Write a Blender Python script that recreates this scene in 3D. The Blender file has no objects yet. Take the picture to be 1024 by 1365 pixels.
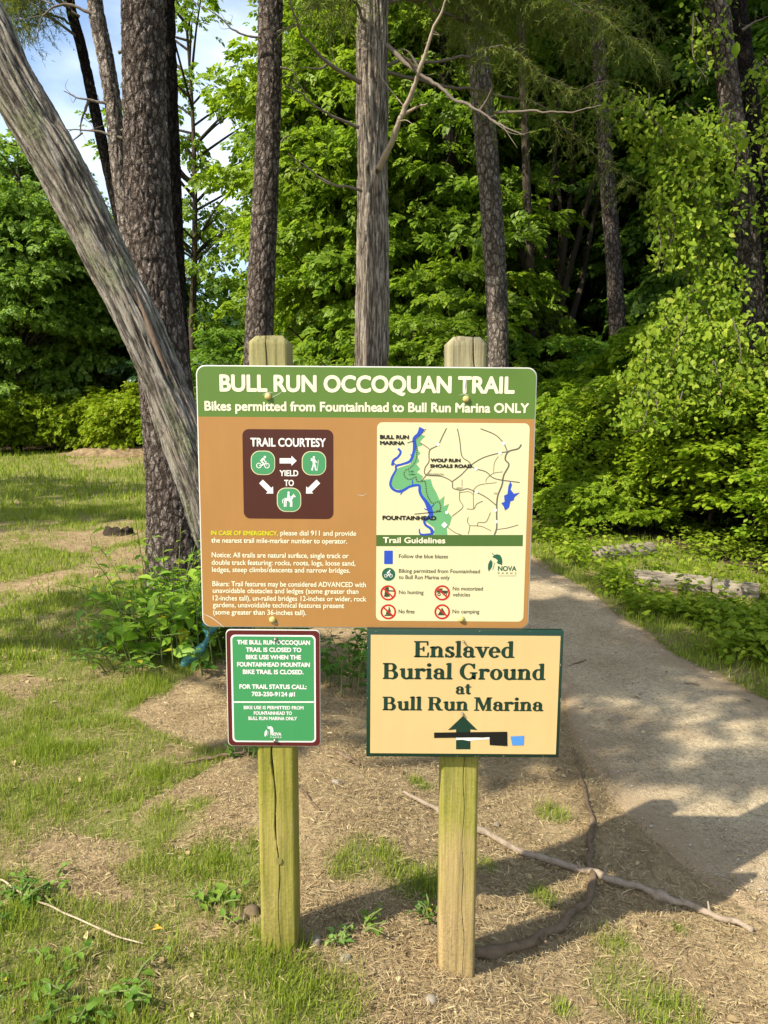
import bpy, math, random
import numpy as np
from mathutils import Matrix, Vector

# ------------------------------------------------------------------ camera
W_PX, H_PX, F_PX = 1024.0, 1365.0, 1015.0
CAM = np.array([0.0372, -1.7262, 1.3528])
PITCH, YAW, ROLL = math.radians(-7.9), math.radians(-0.131), math.radians(-0.434)

def cam_axes(p, y, r):
    cx, sx, cy, sy, cr, sr = math.cos(p), math.sin(p), math.cos(y), math.sin(y), math.cos(r), math.sin(r)
    rx = np.array([[1, 0, 0], [0, cx, -sx], [0, sx, cx]])
    rz = np.array([[cy, -sy, 0], [sy, cy, 0], [0, 0, 1]])
    ry = np.array([[cr, 0, sr], [0, 1, 0], [-sr, 0, cr]])
    return rz @ rx @ ry
AX = cam_axes(PITCH, YAW, ROLL)

scene = bpy.context.scene
COL = scene.collection
cam_data = bpy.data.cameras.new("camera")
cam_data.sensor_fit = 'VERTICAL'
cam_data.sensor_height = 24.0
cam_data.lens = 24.0 * F_PX / H_PX
cam_data.clip_start = 0.05
cam_data.clip_end = 2000.0
cam = bpy.data.objects.new("camera", cam_data)
COL.objects.link(cam)
mw = Matrix.Identity(4)
for i in range(3):
    mw[i][0], mw[i][1], mw[i][2], mw[i][3] = AX[i, 0], AX[i, 2], -AX[i, 1], CAM[i]
cam.matrix_world = mw
scene.camera = cam

# ------------------------------------------------------------------ light
SUN_AZ, SUN_EL = math.radians(35.0), math.radians(45.0)      # direction the light travels over the ground
LIGHT = np.array([math.cos(SUN_EL) * math.cos(SUN_AZ), math.cos(SUN_EL) * math.sin(SUN_AZ), -math.sin(SUN_EL)])
sun_data = bpy.data.lights.new("sun", 'SUN')
sun_data.energy = 4.8
sun_data.angle = math.radians(0.53)
sun_data.color = (1.0, 0.93, 0.80)
sun = bpy.data.objects.new("sun", sun_data)
COL.objects.link(sun)
sun.rotation_euler = Vector(LIGHT).to_track_quat('-Z', 'Y').to_euler()
sun.location = (-8, -6, 12)

world = bpy.data.worlds.new("World")
scene.world = world
world.use_nodes = True
wt = world.node_tree
wt.nodes.clear()
w_out = wt.nodes.new('ShaderNodeOutputWorld')
w_bg = wt.nodes.new('ShaderNodeBackground')
w_sky = wt.nodes.new('ShaderNodeTexSky')
w_sky.sky_type = 'NISHITA'
w_sky.sun_disc = False
w_sky.sun_elevation = SUN_EL
w_sky.sun_rotation = math.radians(235.0)
w_sky.air_density = 1.0
w_sky.dust_density = 1.5
w_tc = wt.nodes.new('ShaderNodeTexCoord')
w_map = wt.nodes.new('ShaderNodeMapping')
w_map.inputs['Scale'].default_value = (2.2, 2.2, 5.0)
w_noise = wt.nodes.new('ShaderNodeTexNoise')
w_noise.inputs['Scale'].default_value = 1.6
w_noise.inputs['Detail'].default_value = 7.0
w_ramp = wt.nodes.new('ShaderNodeValToRGB')
w_ramp.color_ramp.elements[0].position = 0.44
w_ramp.color_ramp.elements[1].position = 0.74
w_mix = wt.nodes.new('ShaderNodeMix')
w_mix.data_type = 'RGBA'
w_mix.inputs[7].default_value = (5.0, 5.4, 6.0, 1)
wt.links.new(w_tc.outputs['Generated'], w_map.inputs['Vector'])
wt.links.new(w_map.outputs['Vector'], w_noise.inputs['Vector'])
wt.links.new(w_noise.outputs['Fac'], w_ramp.inputs['Fac'])
wt.links.new(w_ramp.outputs['Color'], w_mix.inputs[0])
wt.links.new(w_sky.outputs['Color'], w_mix.inputs[6])
wt.links.new(w_mix.outputs[2], w_bg.inputs['Color'])
w_bg.inputs['Strength'].default_value = 0.15
wt.links.new(w_bg.outputs['Background'], w_out.inputs['Surface'])

vs = scene.view_settings
scene.display_settings.display_device = 'sRGB'
vs.view_transform = 'Standard'
vs.look = 'None'
vs.gamma = 1.0
vs.use_curve_mapping = False
vs.exposure = 0.92
cy = scene.cycles
cy.max_bounces = 7
cy.diffuse_bounces = 4
cy.glossy_bounces = 2
cy.transmission_bounces = 4
cy.transparent_max_bounces = 4
cy.caustics_reflective = False
cy.caustics_refractive = False
cy.sample_clamp_indirect = 6.0

# ------------------------------------------------------------------ numeric helpers
RNG = np.random.default_rng(20240613)
random.seed(7)

def sm(a, b, x):
    t = np.clip((x - a) / (b - a), 0, 1)
    return t * t * (3 - 2 * t)

def _hash(ix, iy, iz, seed=0):
    with np.errstate(over='ignore'):
        h = (ix.astype(np.uint32) * np.uint32(374761393) + iy.astype(np.uint32) * np.uint32(668265263)
             + iz.astype(np.uint32) * np.uint32(2147483647) + np.uint32(seed * 974711 + 12345))
        h = (h ^ (h >> np.uint32(13))) * np.uint32(1274126177)
        h = (h ^ (h >> np.uint32(16))) * np.uint32(2246822519)
        h = h ^ (h >> np.uint32(15))
    return h.astype(np.float64) / 4294967295.0

def vnoise(p, seed=0):
    p = np.asarray(p, float)
    i = np.floor(p).astype(np.int64)
    f = p - i
    u = f * f * (3 - 2 * f)
    out = 0
    for dx in (0, 1):
        for dy in (0, 1):
            for dz in (0, 1):
                w = (u[:, 0] if dx else 1 - u[:, 0]) * (u[:, 1] if dy else 1 - u[:, 1]) * (u[:, 2] if dz else 1 - u[:, 2])
                out = out + w * _hash(i[:, 0] + dx, i[:, 1] + dy, i[:, 2] + dz, seed)
    return out

def fbm(p, octv=4, seed=0):
    p = np.asarray(p, float)
    s, a, t = 0, 0.5, 0
    for k in range(octv):
        s = s + a * vnoise(p * (2.03 ** k) + k * 17.3, seed + k)
        t += a
        a *= 0.5
    return s / t

def noise2(x, y, sc, seed=0, octv=3):
    return fbm(np.stack([np.asarray(x, float) * sc + 100, np.asarray(y, float) * sc + 100, np.full(np.shape(x), 3.7)], 1), octv, seed)

def worley(p, seed=0):
    p = np.asarray(p, float)
    i = np.floor(p).astype(np.int64)
    f1 = np.full(len(p), 9.0)
    f2 = np.full(len(p), 9.0)
    for dx in (-1, 0, 1):
        for dy in (-1, 0, 1):
            for dz in (-1, 0, 1):
                a, b, c = i[:, 0] + dx, i[:, 1] + dy, i[:, 2] + dz
                q = np.stack([a + _hash(a, b, c, seed), b + _hash(a, b, c, seed + 1), c + _hash(a, b, c, seed + 2)], 1)
                d = np.sqrt(((p - q) ** 2).sum(1))
                m = d < f1
                f2 = np.where(m, f1, np.minimum(f2, d))
                f1 = np.where(m, d, f1)
    return f1, f2

def nrm(v):
    return v / np.maximum(np.linalg.norm(v, axis=-1, keepdims=True), 1e-9)

def catmull(P, n):
    P = np.asarray(P, float)
    if len(P) == 2:
        t = np.linspace(0, 1, n)[:, None]
        return P[0] * (1 - t) + P[1] * t
    Q = np.vstack([2 * P[0] - P[1], P, 2 * P[-1] - P[-2]])
    d = np.r_[0, np.cumsum(np.linalg.norm(np.diff(P[:, :3], axis=0), axis=1))]
    s = np.interp(np.linspace(0, d[-1], n), d, np.arange(len(P)))
    k = np.minimum(s.astype(int), len(P) - 2)
    t = (s - k)[:, None]
    a, b, c, e = Q[k], Q[k + 1], Q[k + 2], Q[k + 3]
    return 0.5 * (2 * b + (c - a) * t + (2 * a - 5 * b + 4 * c - e) * t ** 2 + (3 * b - a - 3 * c + e) * t ** 3)

# ------------------------------------------------------------------ ground shape and picture rays
def ground_h(x, y):
    x = np.asarray(x, float)
    y = np.asarray(y, float)
    h = -0.15 * sm(-0.25, 0.72, x) * (1 - sm(2.0, 7.0, y))
    h = h - 0.04 * sm(0.6, 2.2, -y)
    h = h + 0.006 * np.exp(-(((x - .233) ** 2 + (y - .045) ** 2) / .016)) + 0.010 * np.exp(-(((x + .21) ** 2 + (y - .045) ** 2) / .014))
    r = np.hypot(x, y)
    near = 1 - sm(12, 30, r)
    h = h + 0.010 * near * (np.sin(x * 2.3 + 1.1 * np.sin(y * 1.3)) * np.sin(y * 1.9 + 0.7) + 0.6 * np.sin(x * 4.9 + y * 3.1))
    h = h + 1.6 * sm(26, 80, y) + 1.5 * sm(14, 60, x) * sm(0, 10, y)
    return h

def ray(px, py):
    return AX @ np.array([(px - W_PX / 2) / F_PX, 1.0, -(py - H_PX / 2) / F_PX])

def at(px, py, Y):
    d = ray(px, py)
    return CAM + d * (Y - CAM[1]) / d[1]

def gp(px, py):
    d = ray(px, py)
    z = 0.0
    for _ in range(12):
        p = CAM + d * (z - CAM[2]) / d[2]
        z = 0.5 * z + 0.5 * float(ground_h(p[0], p[1]))
    return np.array([p[0], p[1], float(ground_h(p[0], p[1]))])

def gpoly(pts):
    return np.array([gp(*p)[:2] for p in pts])

def inside(x, y, poly):
    c = np.zeros(np.shape(x), bool)
    n = len(poly)
    for i in range(n):
        x0, y0 = poly[i]
        x1, y1 = poly[(i + 1) % n]
        cond = ((y0 > y) != (y1 > y))
        with np.errstate(divide='ignore', invalid='ignore'):
            xi = (x1 - x0) * (y - y0) / (y1 - y0 + 1e-12) + x0
        c ^= cond & (x < xi)
    return c

# ------------------------------------------------------------------ mesh helpers
def make_mesh(name, V, faces, smooth=False, attrs=None):
    """faces: list of int arrays (n,k)"""
    me = bpy.data.meshes.new(name)
    V = np.asarray(V, np.float32)
    me.vertices.add(len(V))
    me.vertices.foreach_set('co', V.ravel())
    faces = [np.asarray(f, np.int32) for f in faces if len(f)]
    idx = np.concatenate([f.ravel() for f in faces])
    tot = np.concatenate([np.full(len(f), f.shape[1], np.int32) for f in faces])
    start = np.r_[0, np.cumsum(tot)[:-1]].astype(np.int32)
    me.loops.add(len(idx))
    me.loops.foreach_set('vertex_index', idx)
    me.polygons.add(len(tot))
    me.polygons.foreach_set('loop_start', start)
    me.polygons.foreach_set('loop_total', tot)
    if smooth:
        me.polygons.foreach_set('use_smooth', np.ones(len(tot), bool))
    for k, v in (attrs or {}).items():
        a = me.attributes.new(k, 'FLOAT', 'POINT')
        a.data.foreach_set('value', np.asarray(v, np.float32))
    me.update(calc_edges=True)
    me.validate()
    return me

class MB:
    """collects pieces into ONE mesh"""
    def __init__(s):
        s.V, s.F, s.n, s.A = [], {}, 0, []
    def add(s, V, faces, attr=None):
        V = np.asarray(V, float)
        for f in faces:
            f = np.asarray(f, int)
            if f.ndim == 1:
                f = f[None]
            s.F.setdefault(f.shape[1], []).append(f + s.n)
        s.V.append(V)
        s.A.append(np.zeros(len(V)) if attr is None else np.asarray(attr, float))
        s.n += len(V)
    def mesh(s, name, smooth=False, attr=None):
        V = np.concatenate(s.V)
        fs = [np.concatenate(v) for v in s.F.values()]
        return make_mesh(name, V, fs, smooth, {attr: np.concatenate(s.A)} if attr else None)

def link(name, me, mat=None, parent=None, loc=None):
    o = bpy.data.objects.new(name, me)
    COL.objects.link(o)
    if mat is not None and not me.materials:
        me.materials.append(mat)
    if parent is not None:
        o.parent = parent
    if loc is not None:
        o.location = loc
    return o

def tag(o, label=None, cat=None, group=None, kind=None):
    if label: o['label'] = label
    if cat: o['category'] = cat
    if group: o['group'] = group
    if kind: o['kind'] = kind
    return o

def thing(name, label, cat, loc=(0, 0, 0), group=None):
    o = bpy.data.objects.new(name, None)
    o.empty_display_size = 0.1
    COL.objects.link(o)
    o.location = loc
    return tag(o, label, cat, group)

def child(name, me, mat, parent, world=True):
    """mesh in world coordinates becomes a child of an Empty that only translates"""
    if world:
        me.transform(Matrix.Translation(-Vector(parent.location)))
    return link(name, me, mat, parent)

def tube(mb, P, R, seg=8, n=None, attr=0.0, cap=True):
    P = np.asarray(P, float)
    R = np.asarray(R, float)
    if n is None:
        n = len(P)
        C, rr = P, R
    else:
        Q = catmull(np.c_[P, R], n)
        C, rr = Q[:, :3], np.maximum(Q[:, 3], 1e-4)
    T = nrm(np.gradient(C, axis=0))
    ref = np.array([0, 1.0, 0]) if abs(nrm(C[-1] - C[0])[1]) < 0.8 else np.array([1.0, 0, 0])
    A = nrm(np.cross(T, ref))
    B = np.cross(T, A)
    th = np.linspace(0, 2 * np.pi, seg, endpoint=False)
    V = C[:, None] + rr[:, None, None] * (np.cos(th)[None, :, None] * A[:, None] + np.sin(th)[None, :, None] * B[:, None])
    m = len(C)
    i = np.arange(m - 1)[:, None] * seg
    j = np.arange(seg)[None]
    j2 = (j + 1) % seg
    F = np.stack([i + j, i + j2, i + seg + j2, i + seg + j], -1).reshape(-1, 4)
    fs = [F]
    if cap:
        fs += [np.arange(seg)[::-1][None], (np.arange(seg) + (m - 1) * seg)[None]]
    mb.add(V.reshape(-1, 3), fs, np.full(m * seg, attr))

def scatter(tv, tf, O, U, N, SC, attr=None):
    """copies of a template (along u, across s, normal n) as one vertex/face soup"""
    tv = np.asarray(tv, float)
    U = nrm(U)
    S = nrm(np.cross(N, U))
    N2 = np.cross(U, S)
    SC = np.asarray(SC, float)
    if SC.ndim == 1:
        SC = np.repeat(SC[:, None], 3, 1)
    k = len(tv)
    n = len(O)
    V = (O[:, None] + tv[None, :, 0, None] * SC[:, None, 0:1] * U[:, None]
         + tv[None, :, 1, None] * SC[:, None, 1:2] * S[:, None]
         + tv[None, :, 2, None] * SC[:, None, 2:3] * N2[:, None]).reshape(-1, 3)
    base = (np.arange(n) * k)[:, None, None]
    fs = []
    for f in tf:
        f = np.asarray(f, int)
        fs.append((base + f[None]).reshape(-1, f.shape[1]))
    return V, fs

LEAF_S = ([[0, 0, 0], [0.45, 0.33, 0.10], [1, 0, -0.10], [0.45, -0.33, 0.10]], [[[0, 2, 1], [0, 3, 2]]])
LEAF_M = ([[0, 0, 0], [0.22, 0.24, 0.05], [0.55, 0.30, 0.05], [1, 0, -0.16], [0.55, -0.30, 0.05], [0.22, -0.24, 0.05], [0.40, 0, -0.02]],
          [[[0, 6, 1], [1, 6, 2], [2, 6, 3], [3, 6, 4], [4, 6, 5], [5, 6, 0]]])
LEAF_L = ([[0, 0, 0], [0.15, 0.13, 0.03], [0.40, 0.24, 0.06], [0.70, 0.19, 0.02], [1.0, 0, -0.18], [0.70, -0.19, 0.02], [0.40, -0.24, 0.06], [0.15, -0.13, 0.03], [0.35, 0, 0.0], [0.68, 0, -0.05]],
          [[[0, 8, 1], [1, 8, 2], [0, 7, 8], [7, 6, 8], [9, 4, 3], [9, 5, 4]], [[2, 8, 9, 3], [8, 6, 5, 9]]])
# a small twig carrying seven leaflets, seen as one spray
def _spray():
    v, f = [], []
    for (u, s, ang, L) in [(0.0, 0, 0.9, .42), (0.0, 0, -0.9, .42), (.28, .02, .75, .45), (.30, -.02, -.75, .45), (.55, 0, .5, .45), (.56, 0, -.5, .45), (.6, 0, 0, .5)]:
        c, q = math.cos(ang), math.sin(ang)
        b = len(v)
        for (a, w, n) in LEAF_S[0]:
            a, w, n = a * L, w * L, n * L
            v.append([u + a * c - w * q, s + a * q + w * c, n - 0.25 * (u + a * c) ** 2 + 0.04 * math.sin(7 * u + 9 * ang)])
        f += [[b, b + 2, b + 1], [b, b + 3, b + 2]]
    return v, [f]
SPRAY = _spray()
BLADE = ([[0, -.5, 0], [0, .5, 0], [.55, .40, .06], [.55, -.40, .06], [1, 0, .32]], [[[0, 1, 2, 3]], [[3, 2, 4]]])

# ------------------------------------------------------------------ material helpers
def srgb(r, g, b, k=1.0):
    def f(c):
        c = c / 255.0
        return (c / 12.92 if c <= 0.04045 else ((c + 0.055) / 1.055) ** 2.4) * k
    return (f(r), f(g), f(b), 1.0)

class NT:
    def __init__(s, name):
        s.m = bpy.data.materials.new(name)
        s.m.use_nodes = True
        s.t = s.m.node_tree
        s.t.nodes.clear()
        s.out = s.t.nodes.new('ShaderNodeOutputMaterial')
    def n(s, typ, props=None, **inp):
        nd = s.t.nodes.new('ShaderNode' + typ)
        for k, v in (props or {}).items():
            setattr(nd, k, v)
        for k, v in inp.items():
            k = k.replace('_', ' ')
            s.set(nd, int(k[1:]) if k[0] == 'i' and k[1:].isdigit() else k, v)
        return nd
    def set(s, nd, key, v):
        sock = nd.inputs[key]
        if isinstance(v, bpy.types.NodeSocket):
            s.t.links.new(v, sock)
        elif isinstance(v, bpy.types.Node):
            s.t.links.new(v.outputs[0], sock)
        else:
            sock.default_value = v
    def mix(s, fac, a, b, mode='MIX'):
        nd = s.n('Mix', dict(data_type='RGBA', blend_type=mode))
        s.set(nd, 0, fac); s.set(nd, 6, a); s.set(nd, 7, b)
        return nd.outputs[2]
    def math(s, op, a, b=0.0, clamp=False):
        nd = s.n('Math', dict(operation=op, use_clamp=clamp))
        s.set(nd, 0, a); s.set(nd, 1, b)
        return nd.outputs[0]
    def ramp(s, fac, p0, p1, c0=(0, 0, 0, 1), c1=(1, 1, 1, 1)):
        nd = s.n('ValToRGB')
        e = nd.color_ramp.elements
        e[0].position, e[1].position, e[0].color, e[1].color = p0, p1, c0, c1
        s.set(nd, 0, fac)
        return nd.outputs[0]
    def coord(s, which='Object', scale=(1, 1, 1)):
        tc = s.n('TexCoord')
        mp = s.n('Mapping', Vector=tc.outputs[which], Scale=scale)
        return mp.outputs[0]
    def noise(s, vec, scale, detail=4.0, rough=0.55):
        return s.n('TexNoise', Vector=vec, Scale=scale, Detail=detail, Roughness=rough).outputs[0]
    def attr(s, name):
        return s.n('Attribute', dict(attribute_name=name)).outputs['Fac']
    def bump(s, h, strength=0.5, dist=0.01):
        return s.n('Bump', Height=h, Strength=strength, Distance=dist).outputs[0]
    def done(s, col, rough=0.8, spec=0.25, normal=None, **kw):
        b = s.n('BsdfPrincipled')
        s.set(b, 'Base Color', col); s.set(b, 'Roughness', rough); s.set(b, 'Specular IOR Level', spec)
        if normal is not None: s.set(b, 'Normal', normal)
        for k, v in kw.items(): s.set(b, k.replace('_', ' '), v)
        s.t.links.new(b.outputs[0], s.out.inputs[0])
        return s.m

def leaf_mat(name, c0, c1, c2=None, trans=0.38, spec=0.35, rough=0.45, tcol=1.5):
    """foliage: every leaf its own shade; obj.color tints a whole plant"""
    k = NT(name)
    g = k.n('NewGeometry')
    oi = k.n('ObjectInfo')
    col = k.mix(g.outputs['Random Per Island'], c0, c1)
    if c2:
        col = k.mix(k.ramp(g.outputs['Random Per Island'], 0.975, 0.985), col, c2)
    v = k.noise(k.coord('Object'), 0.9, 2.0)
    col = k.mix(0.30, col, k.mix(v, (0.30, 0.34, 0.25, 1), (1.5, 1.45, 1.2, 1)), 'MULTIPLY')
    col = k.mix(1.0, col, oi.outputs['Color'], 'MULTIPLY')
    b = k.n('BsdfPrincipled')
    k.set(b, 'Base Color', col); k.set(b, 'Roughness', rough); k.set(b, 'Specular IOR Level', spec)
    t = k.n('BsdfTranslucent')
    k.set(t, 'Color', k.mix(1.0, col, (tcol, tcol * 1.02, tcol * 0.55, 1), 'MULTIPLY'))
    ms = k.n('MixShader')
    k.set(ms, 0, trans)
    k.t.links.new(b.outputs[0], ms.inputs[1]); k.t.links.new(t.outputs[0], ms.inputs[2])
    k.t.links.new(ms.outputs[0], k.out.inputs[0])
    return k.m
# ------------------------------------------------------------------ ground, path
BARE = gpoly([(300, 880), (215, 920), (170, 955), (250, 985), (330, 1005), (260, 1040), (190, 1075), (175, 1120), (255, 1135),
              (335, 1150), (350, 1262), (415, 1290), (430, 1365), (460, 1800), (1900, 1800), (1900, 1250), (1060, 1150), (920, 1090),
              (850, 1020), (790, 950), (760, 880), (720, 800), (600, 760), (420, 790)])
BARE_LEFT = [gpoly(p) for p in (
    [(-40, 700), (60, 690), (120, 703), (200, 690), (200, 720), (100, 735), (-40, 730)],
    [(60, 760), (110, 735), (205, 725), (205, 775), (120, 790), (60, 800), (-30, 815), (-40, 790)],
    [(90, 612), (190, 606), (196, 622), (110, 626)],
    [(-60, 905), (15, 900), (80, 925), (60, 945), (-60, 930)],
    [(40, 1120), (95, 1105), (150, 1130), (110, 1160), (30, 1165)])]
PATH_R = [gp(*p)[:2] for p in [(1400, 1085), (1180, 1000), (1024, 934), (960, 903), (900, 872), (830, 822), (770, 778), (725, 757)]]
PATH_L = [gp(*p)[:2] for p in [(1500, 1420), (1200, 1320), (1024, 1228), (945, 1180), (870, 1130), (812, 1062), (765, 985), (715, 880)]]
PATH_R += [np.array(p) for p in [(1.38, 5.8), (1.30, 7.6), (1.30, 9.6), (1.6, 12.0), (2.6, 15.0)]]
PATH_L += [np.array(p) for p in [(0.40, 4.4), (0.32, 6.6), (0.10, 9.6), (0.3, 12.6), (1.3, 15.6)]]
PATH_R = [np.array((7.0, -0.2)), np.array((4.6, 0.6))] + PATH_R
PATH_L = [np.array((6.6, -3.6)), np.array((3.4, -1.3))] + PATH_L
PATH_POLY = np.array(PATH_L + PATH_R[::-1])
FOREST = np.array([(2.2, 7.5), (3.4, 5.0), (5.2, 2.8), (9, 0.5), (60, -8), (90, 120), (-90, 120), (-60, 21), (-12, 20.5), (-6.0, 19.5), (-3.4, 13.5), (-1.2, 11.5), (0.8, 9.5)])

def warp(x, y, amp, sc, seed):
    return (x + amp * (noise2(x, y, sc, seed) - .5) * 2, y + amp * (noise2(x, y, sc, seed + 5) - .5) * 2)

def masks(x, y):
    """grass density, path, forest floor for ground points"""
    x = np.asarray(x, float); y = np.asarray(y, float)
    xs, ys = warp(x, y, 0.13, 3.5, 11)
    bare = inside(xs, ys, BARE).astype(float)
    for b in BARE_LEFT:
        xl, yl = warp(x, y, 0.35, 1.6, 31)
        bare = np.maximum(bare, inside(xl, yl, b) * np.clip(2.4 * noise2(x, y, 3.4, 37) - .45, .25, .92))
    xp, yp = warp(x, y, 0.10, 2.5, 41)
    path = inside(xp, yp, PATH_POLY)
    xf, yf = warp(x, y, 0.5, 0.8, 51)
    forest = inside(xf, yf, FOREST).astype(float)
    n = noise2(x, y, 2.6, 3)
    n2 = noise2(x, y, 9.0, 8)
    g = (1 - bare) * np.clip(0.42 + 1.6 * (n - 0.28) + 0.9 * (n2 - 0.5), 0.16, 1)
    # islands of grass on the bare patch
    for (px, py, r) in [(498, 1140, .11), (545, 1165, .12), (470, 1155, .08), (600, 1150, .07), (838, 1320, .13), (866, 1345, .13), (820, 1260, .07), (560, 1180, .10),
                        (722, 1195, .06), (735, 1085, .07), (650, 1155, .05), (600, 1165, .07), (905, 1240, .03), (750, 1345, .04), (560, 1045, .05), (455, 1160, .06), (330, 1150, .15),
                        (400, 1330, .16), (352, 1275, .09), (385, 1288, .07), (345, 1245, .05), (440, 1350, .10), (215, 1100, .13), (285, 1150, .16), (262, 1075, .06)]:
        c = gp(px, py)
        g = np.maximum(g, np.clip(1.25 - np.hypot(x - c[0], (y - c[1])) / r, 0, 1) * np.clip(0.4 + 1.2 * n2, 0, 1))
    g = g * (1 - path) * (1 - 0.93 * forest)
    return g, path.astype(float), forest

def build_ground():
    rr = np.concatenate([np.linspace(0.25, 3.2, 210, endpoint=False), np.geomspace(3.2, 30, 190, endpoint=False), np.geomspace(30, 600, 40)])
    fr = np.linspace(math.radians(40), math.radians(140), 520)
    bk = np.linspace(math.radians(140), math.radians(400), 120)[1:]
    th = np.concatenate([fr, bk])
    X = CAM[0] + rr[:, None] * np.cos(th)[None]
    Y = CAM[1] + rr[:, None] * np.sin(th)[None]
    x, y = X.ravel(), Y.ravel()
    g, p, f = masks(x, y)
    r = np.repeat(rr, len(th))
    z = ground_h(x, y)
    z = z + 0.022 * (noise2(x, y, 7.0, 61, 4) - .5) * (1 - p) * (1 - sm(4, 14, r)) - 0.006 * p
    nt = len(th)
    i = np.arange(len(rr) - 1)[:, None] * nt
    j = np.arange(nt - 1)[None]
    F = np.stack([i + j, i + nt + j, i + nt + j + 1, i + j + 1], -1).reshape(-1, 4)
    c = len(x)
    V = np.vstack([np.c_[x, y, z], [[CAM[0], CAM[1], float(ground_h(CAM[0], CAM[1]))]]])
    cap = np.stack([np.full(nt - 1, c), np.arange(nt - 1), np.arange(1, nt)], 1)
    me = make_mesh('ground', V, [F, cap], True, {'grass': np.r_[g, .5], 'forest': np.r_[f, 0], 'nearpath': np.r_[p, 0]})
    k = NT('soil')
    co = k.coord('Object')
    n1 = k.noise(co, 5.0, 6.0, 0.65)
    n2 = k.noise(co, 38.0, 5.0, 0.7)
    n3 = k.noise(co, 160.0, 3.0, 0.7)
    fib = k.noise(k.coord('Object', (130, 30, 30)), 1.0, 4.0, 0.7)
    soil = k.mix(k.ramp(n1, 0.3, 0.7), (0.235, 0.163, 0.078, 1), (0.405, 0.308, 0.165, 1))
    soil = k.mix(k.ramp(n2, 0.30, 0.72), k.mix(0.55, soil, (0.10, 0.062, 0.036, 1)), soil)
    soil = k.mix(k.math('MULTIPLY', k.ramp(fib, 0.52, 0.70), 0.5), soil, (0.46, 0.36, 0.22, 1))
    soil = k.mix(k.math('MULTIPLY', k.ramp(n3, 0.60, 0.75), 0.35), soil, (0.10, 0.07, 0.045, 1))
    under = k.mix(n2, (0.085, 0.090, 0.026, 1), (0.25, 0.215, 0.085, 1))
    far = k.noise(co, 1.3, 4.0)
    under = k.mix(k.ramp(far, 0.35, 0.65), under, k.mix(0.5, under, (0.15, 0.17, 0.035, 1)))
    col = k.mix(k.ramp(k.attr('grass'), 0.15, 0.65), soil, under)
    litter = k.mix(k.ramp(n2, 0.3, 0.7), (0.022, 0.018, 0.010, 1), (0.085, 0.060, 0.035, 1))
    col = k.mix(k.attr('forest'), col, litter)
    hsum = k.math('ADD', k.math('MULTIPLY', n2, 0.7), k.math('MULTIPLY', n3, 0.4))
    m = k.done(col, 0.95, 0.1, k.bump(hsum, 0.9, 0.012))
    return tag(link('ground', me, m), kind='structure')

def build_path():
    n, mcols = 420, 60
    L = catmull(np.array(PATH_L), n)
    R = catmull(np.array(PATH_R), n)
    wob = lambda P, s: P + 0.10 * (np.stack([noise2(P[:, 0], P[:, 1], 3.0, s), noise2(P[:, 0], P[:, 1], 3.0, s + 3)], 1) - .5) + 0.05 * (np.stack([noise2(P[:, 0], P[:, 1], 16.0, s), noise2(P[:, 0], P[:, 1], 16.0, s + 3)], 1) - .5)
    L, R = wob(L, 71), wob(R, 81)
    t = np.linspace(0, 1, mcols)[None, :, None]
    P = (L[:, None] * (1 - t) + R[:, None] * t).reshape(-1, 2)
    x, y = P[:, 0], P[:, 1]
    e = np.minimum(np.tile(np.linspace(0, 1, mcols), n), np.tile(np.linspace(1, 0, mcols), n))
    z = ground_h(x, y) + 0.004 + 0.010 * np.clip(e * 4, 0, 1) + 0.006 * (noise2(x, y, 5.0, 91) - .5) - 0.012 * np.clip(1 - e * 60, 0, 1)
    i = np.arange(n - 1)[:, None] * mcols
    j = np.arange(mcols - 1)[None]
    F = np.stack([i + j, i + j + 1, i + mcols + j + 1, i + mcols + j], -1).reshape(-1, 4)
    if np.cross(P[1] - P[0], P[mcols] - P[0]) < 0:
        F = F[:, ::-1]
    me = make_mesh('path', np.c_[x, y, z], [F], True, {'edge': e})
    k = NT('stone_dust')
    co = k.coord('Object')
    n1 = k.noise(co, 2.2, 5.0, 0.6)
    n2 = k.noise(co, 120.0, 4.0, 0.75)
    vo = k.n('TexVoronoi', Vector=co, Scale=190.0)
    base = k.mix(k.ramp(n1, 0.35, 0.68), (0.37, 0.282, 0.162, 1), (0.55, 0.445, 0.275, 1))
    base = k.mix(k.math('MULTIPLY', k.ramp(vo.outputs['Color'], 0.2, 0.8), 0.85), base, k.mix(0.5, base, (0.07, 0.06, 0.05, 1)))
    base = k.mix(k.math('MULTIPLY', k.ramp(n2, 0.55, 0.75), 0.5), base, (0.5, 0.46, 0.38, 1))
    n4 = k.noise(co, 45.0, 5.0, 0.75)
    base = k.mix(k.math('MULTIPLY', k.ramp(n4, 0.48, 0.66), 0.65), base, (0.15, 0.10, 0.055, 1))
    edge = k.math('ADD', k.attr('edge'), k.math('MULTIPLY', k.math('SUBTRACT', k.noise(co, 6.0, 5.0), 0.5), 0.22))
    base = k.mix(k.ramp(edge, 0.00, 0.17, (1, 1, 1, 1), (0, 0, 0, 1)), base, (0.30, 0.218, 0.128, 1))
    h = k.math('ADD', n2, k.math('MULTIPLY', vo.outputs['Distance'], 0.8))
    m = k.done(base, 0.93, 0.15, k.bump(h, 0.8, 0.006))
    return tag(link('path', me, m), kind='structure')

ground = build_ground()
path = build_path()

# ------------------------------------------------------------------ grass (nobody could count it)
def wedge_points(n, r0, r1, a0=47, a1=133, powr=1.0):
    r = (r0 ** powr + RNG.random(n) * (r1 ** powr - r0 ** powr)) ** (1 / powr)
    a = np.radians(a0 + RNG.random(n) * (a1 - a0))
    return CAM[0] + r * np.cos(a), CAM[1] + r * np.sin(a), r

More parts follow.
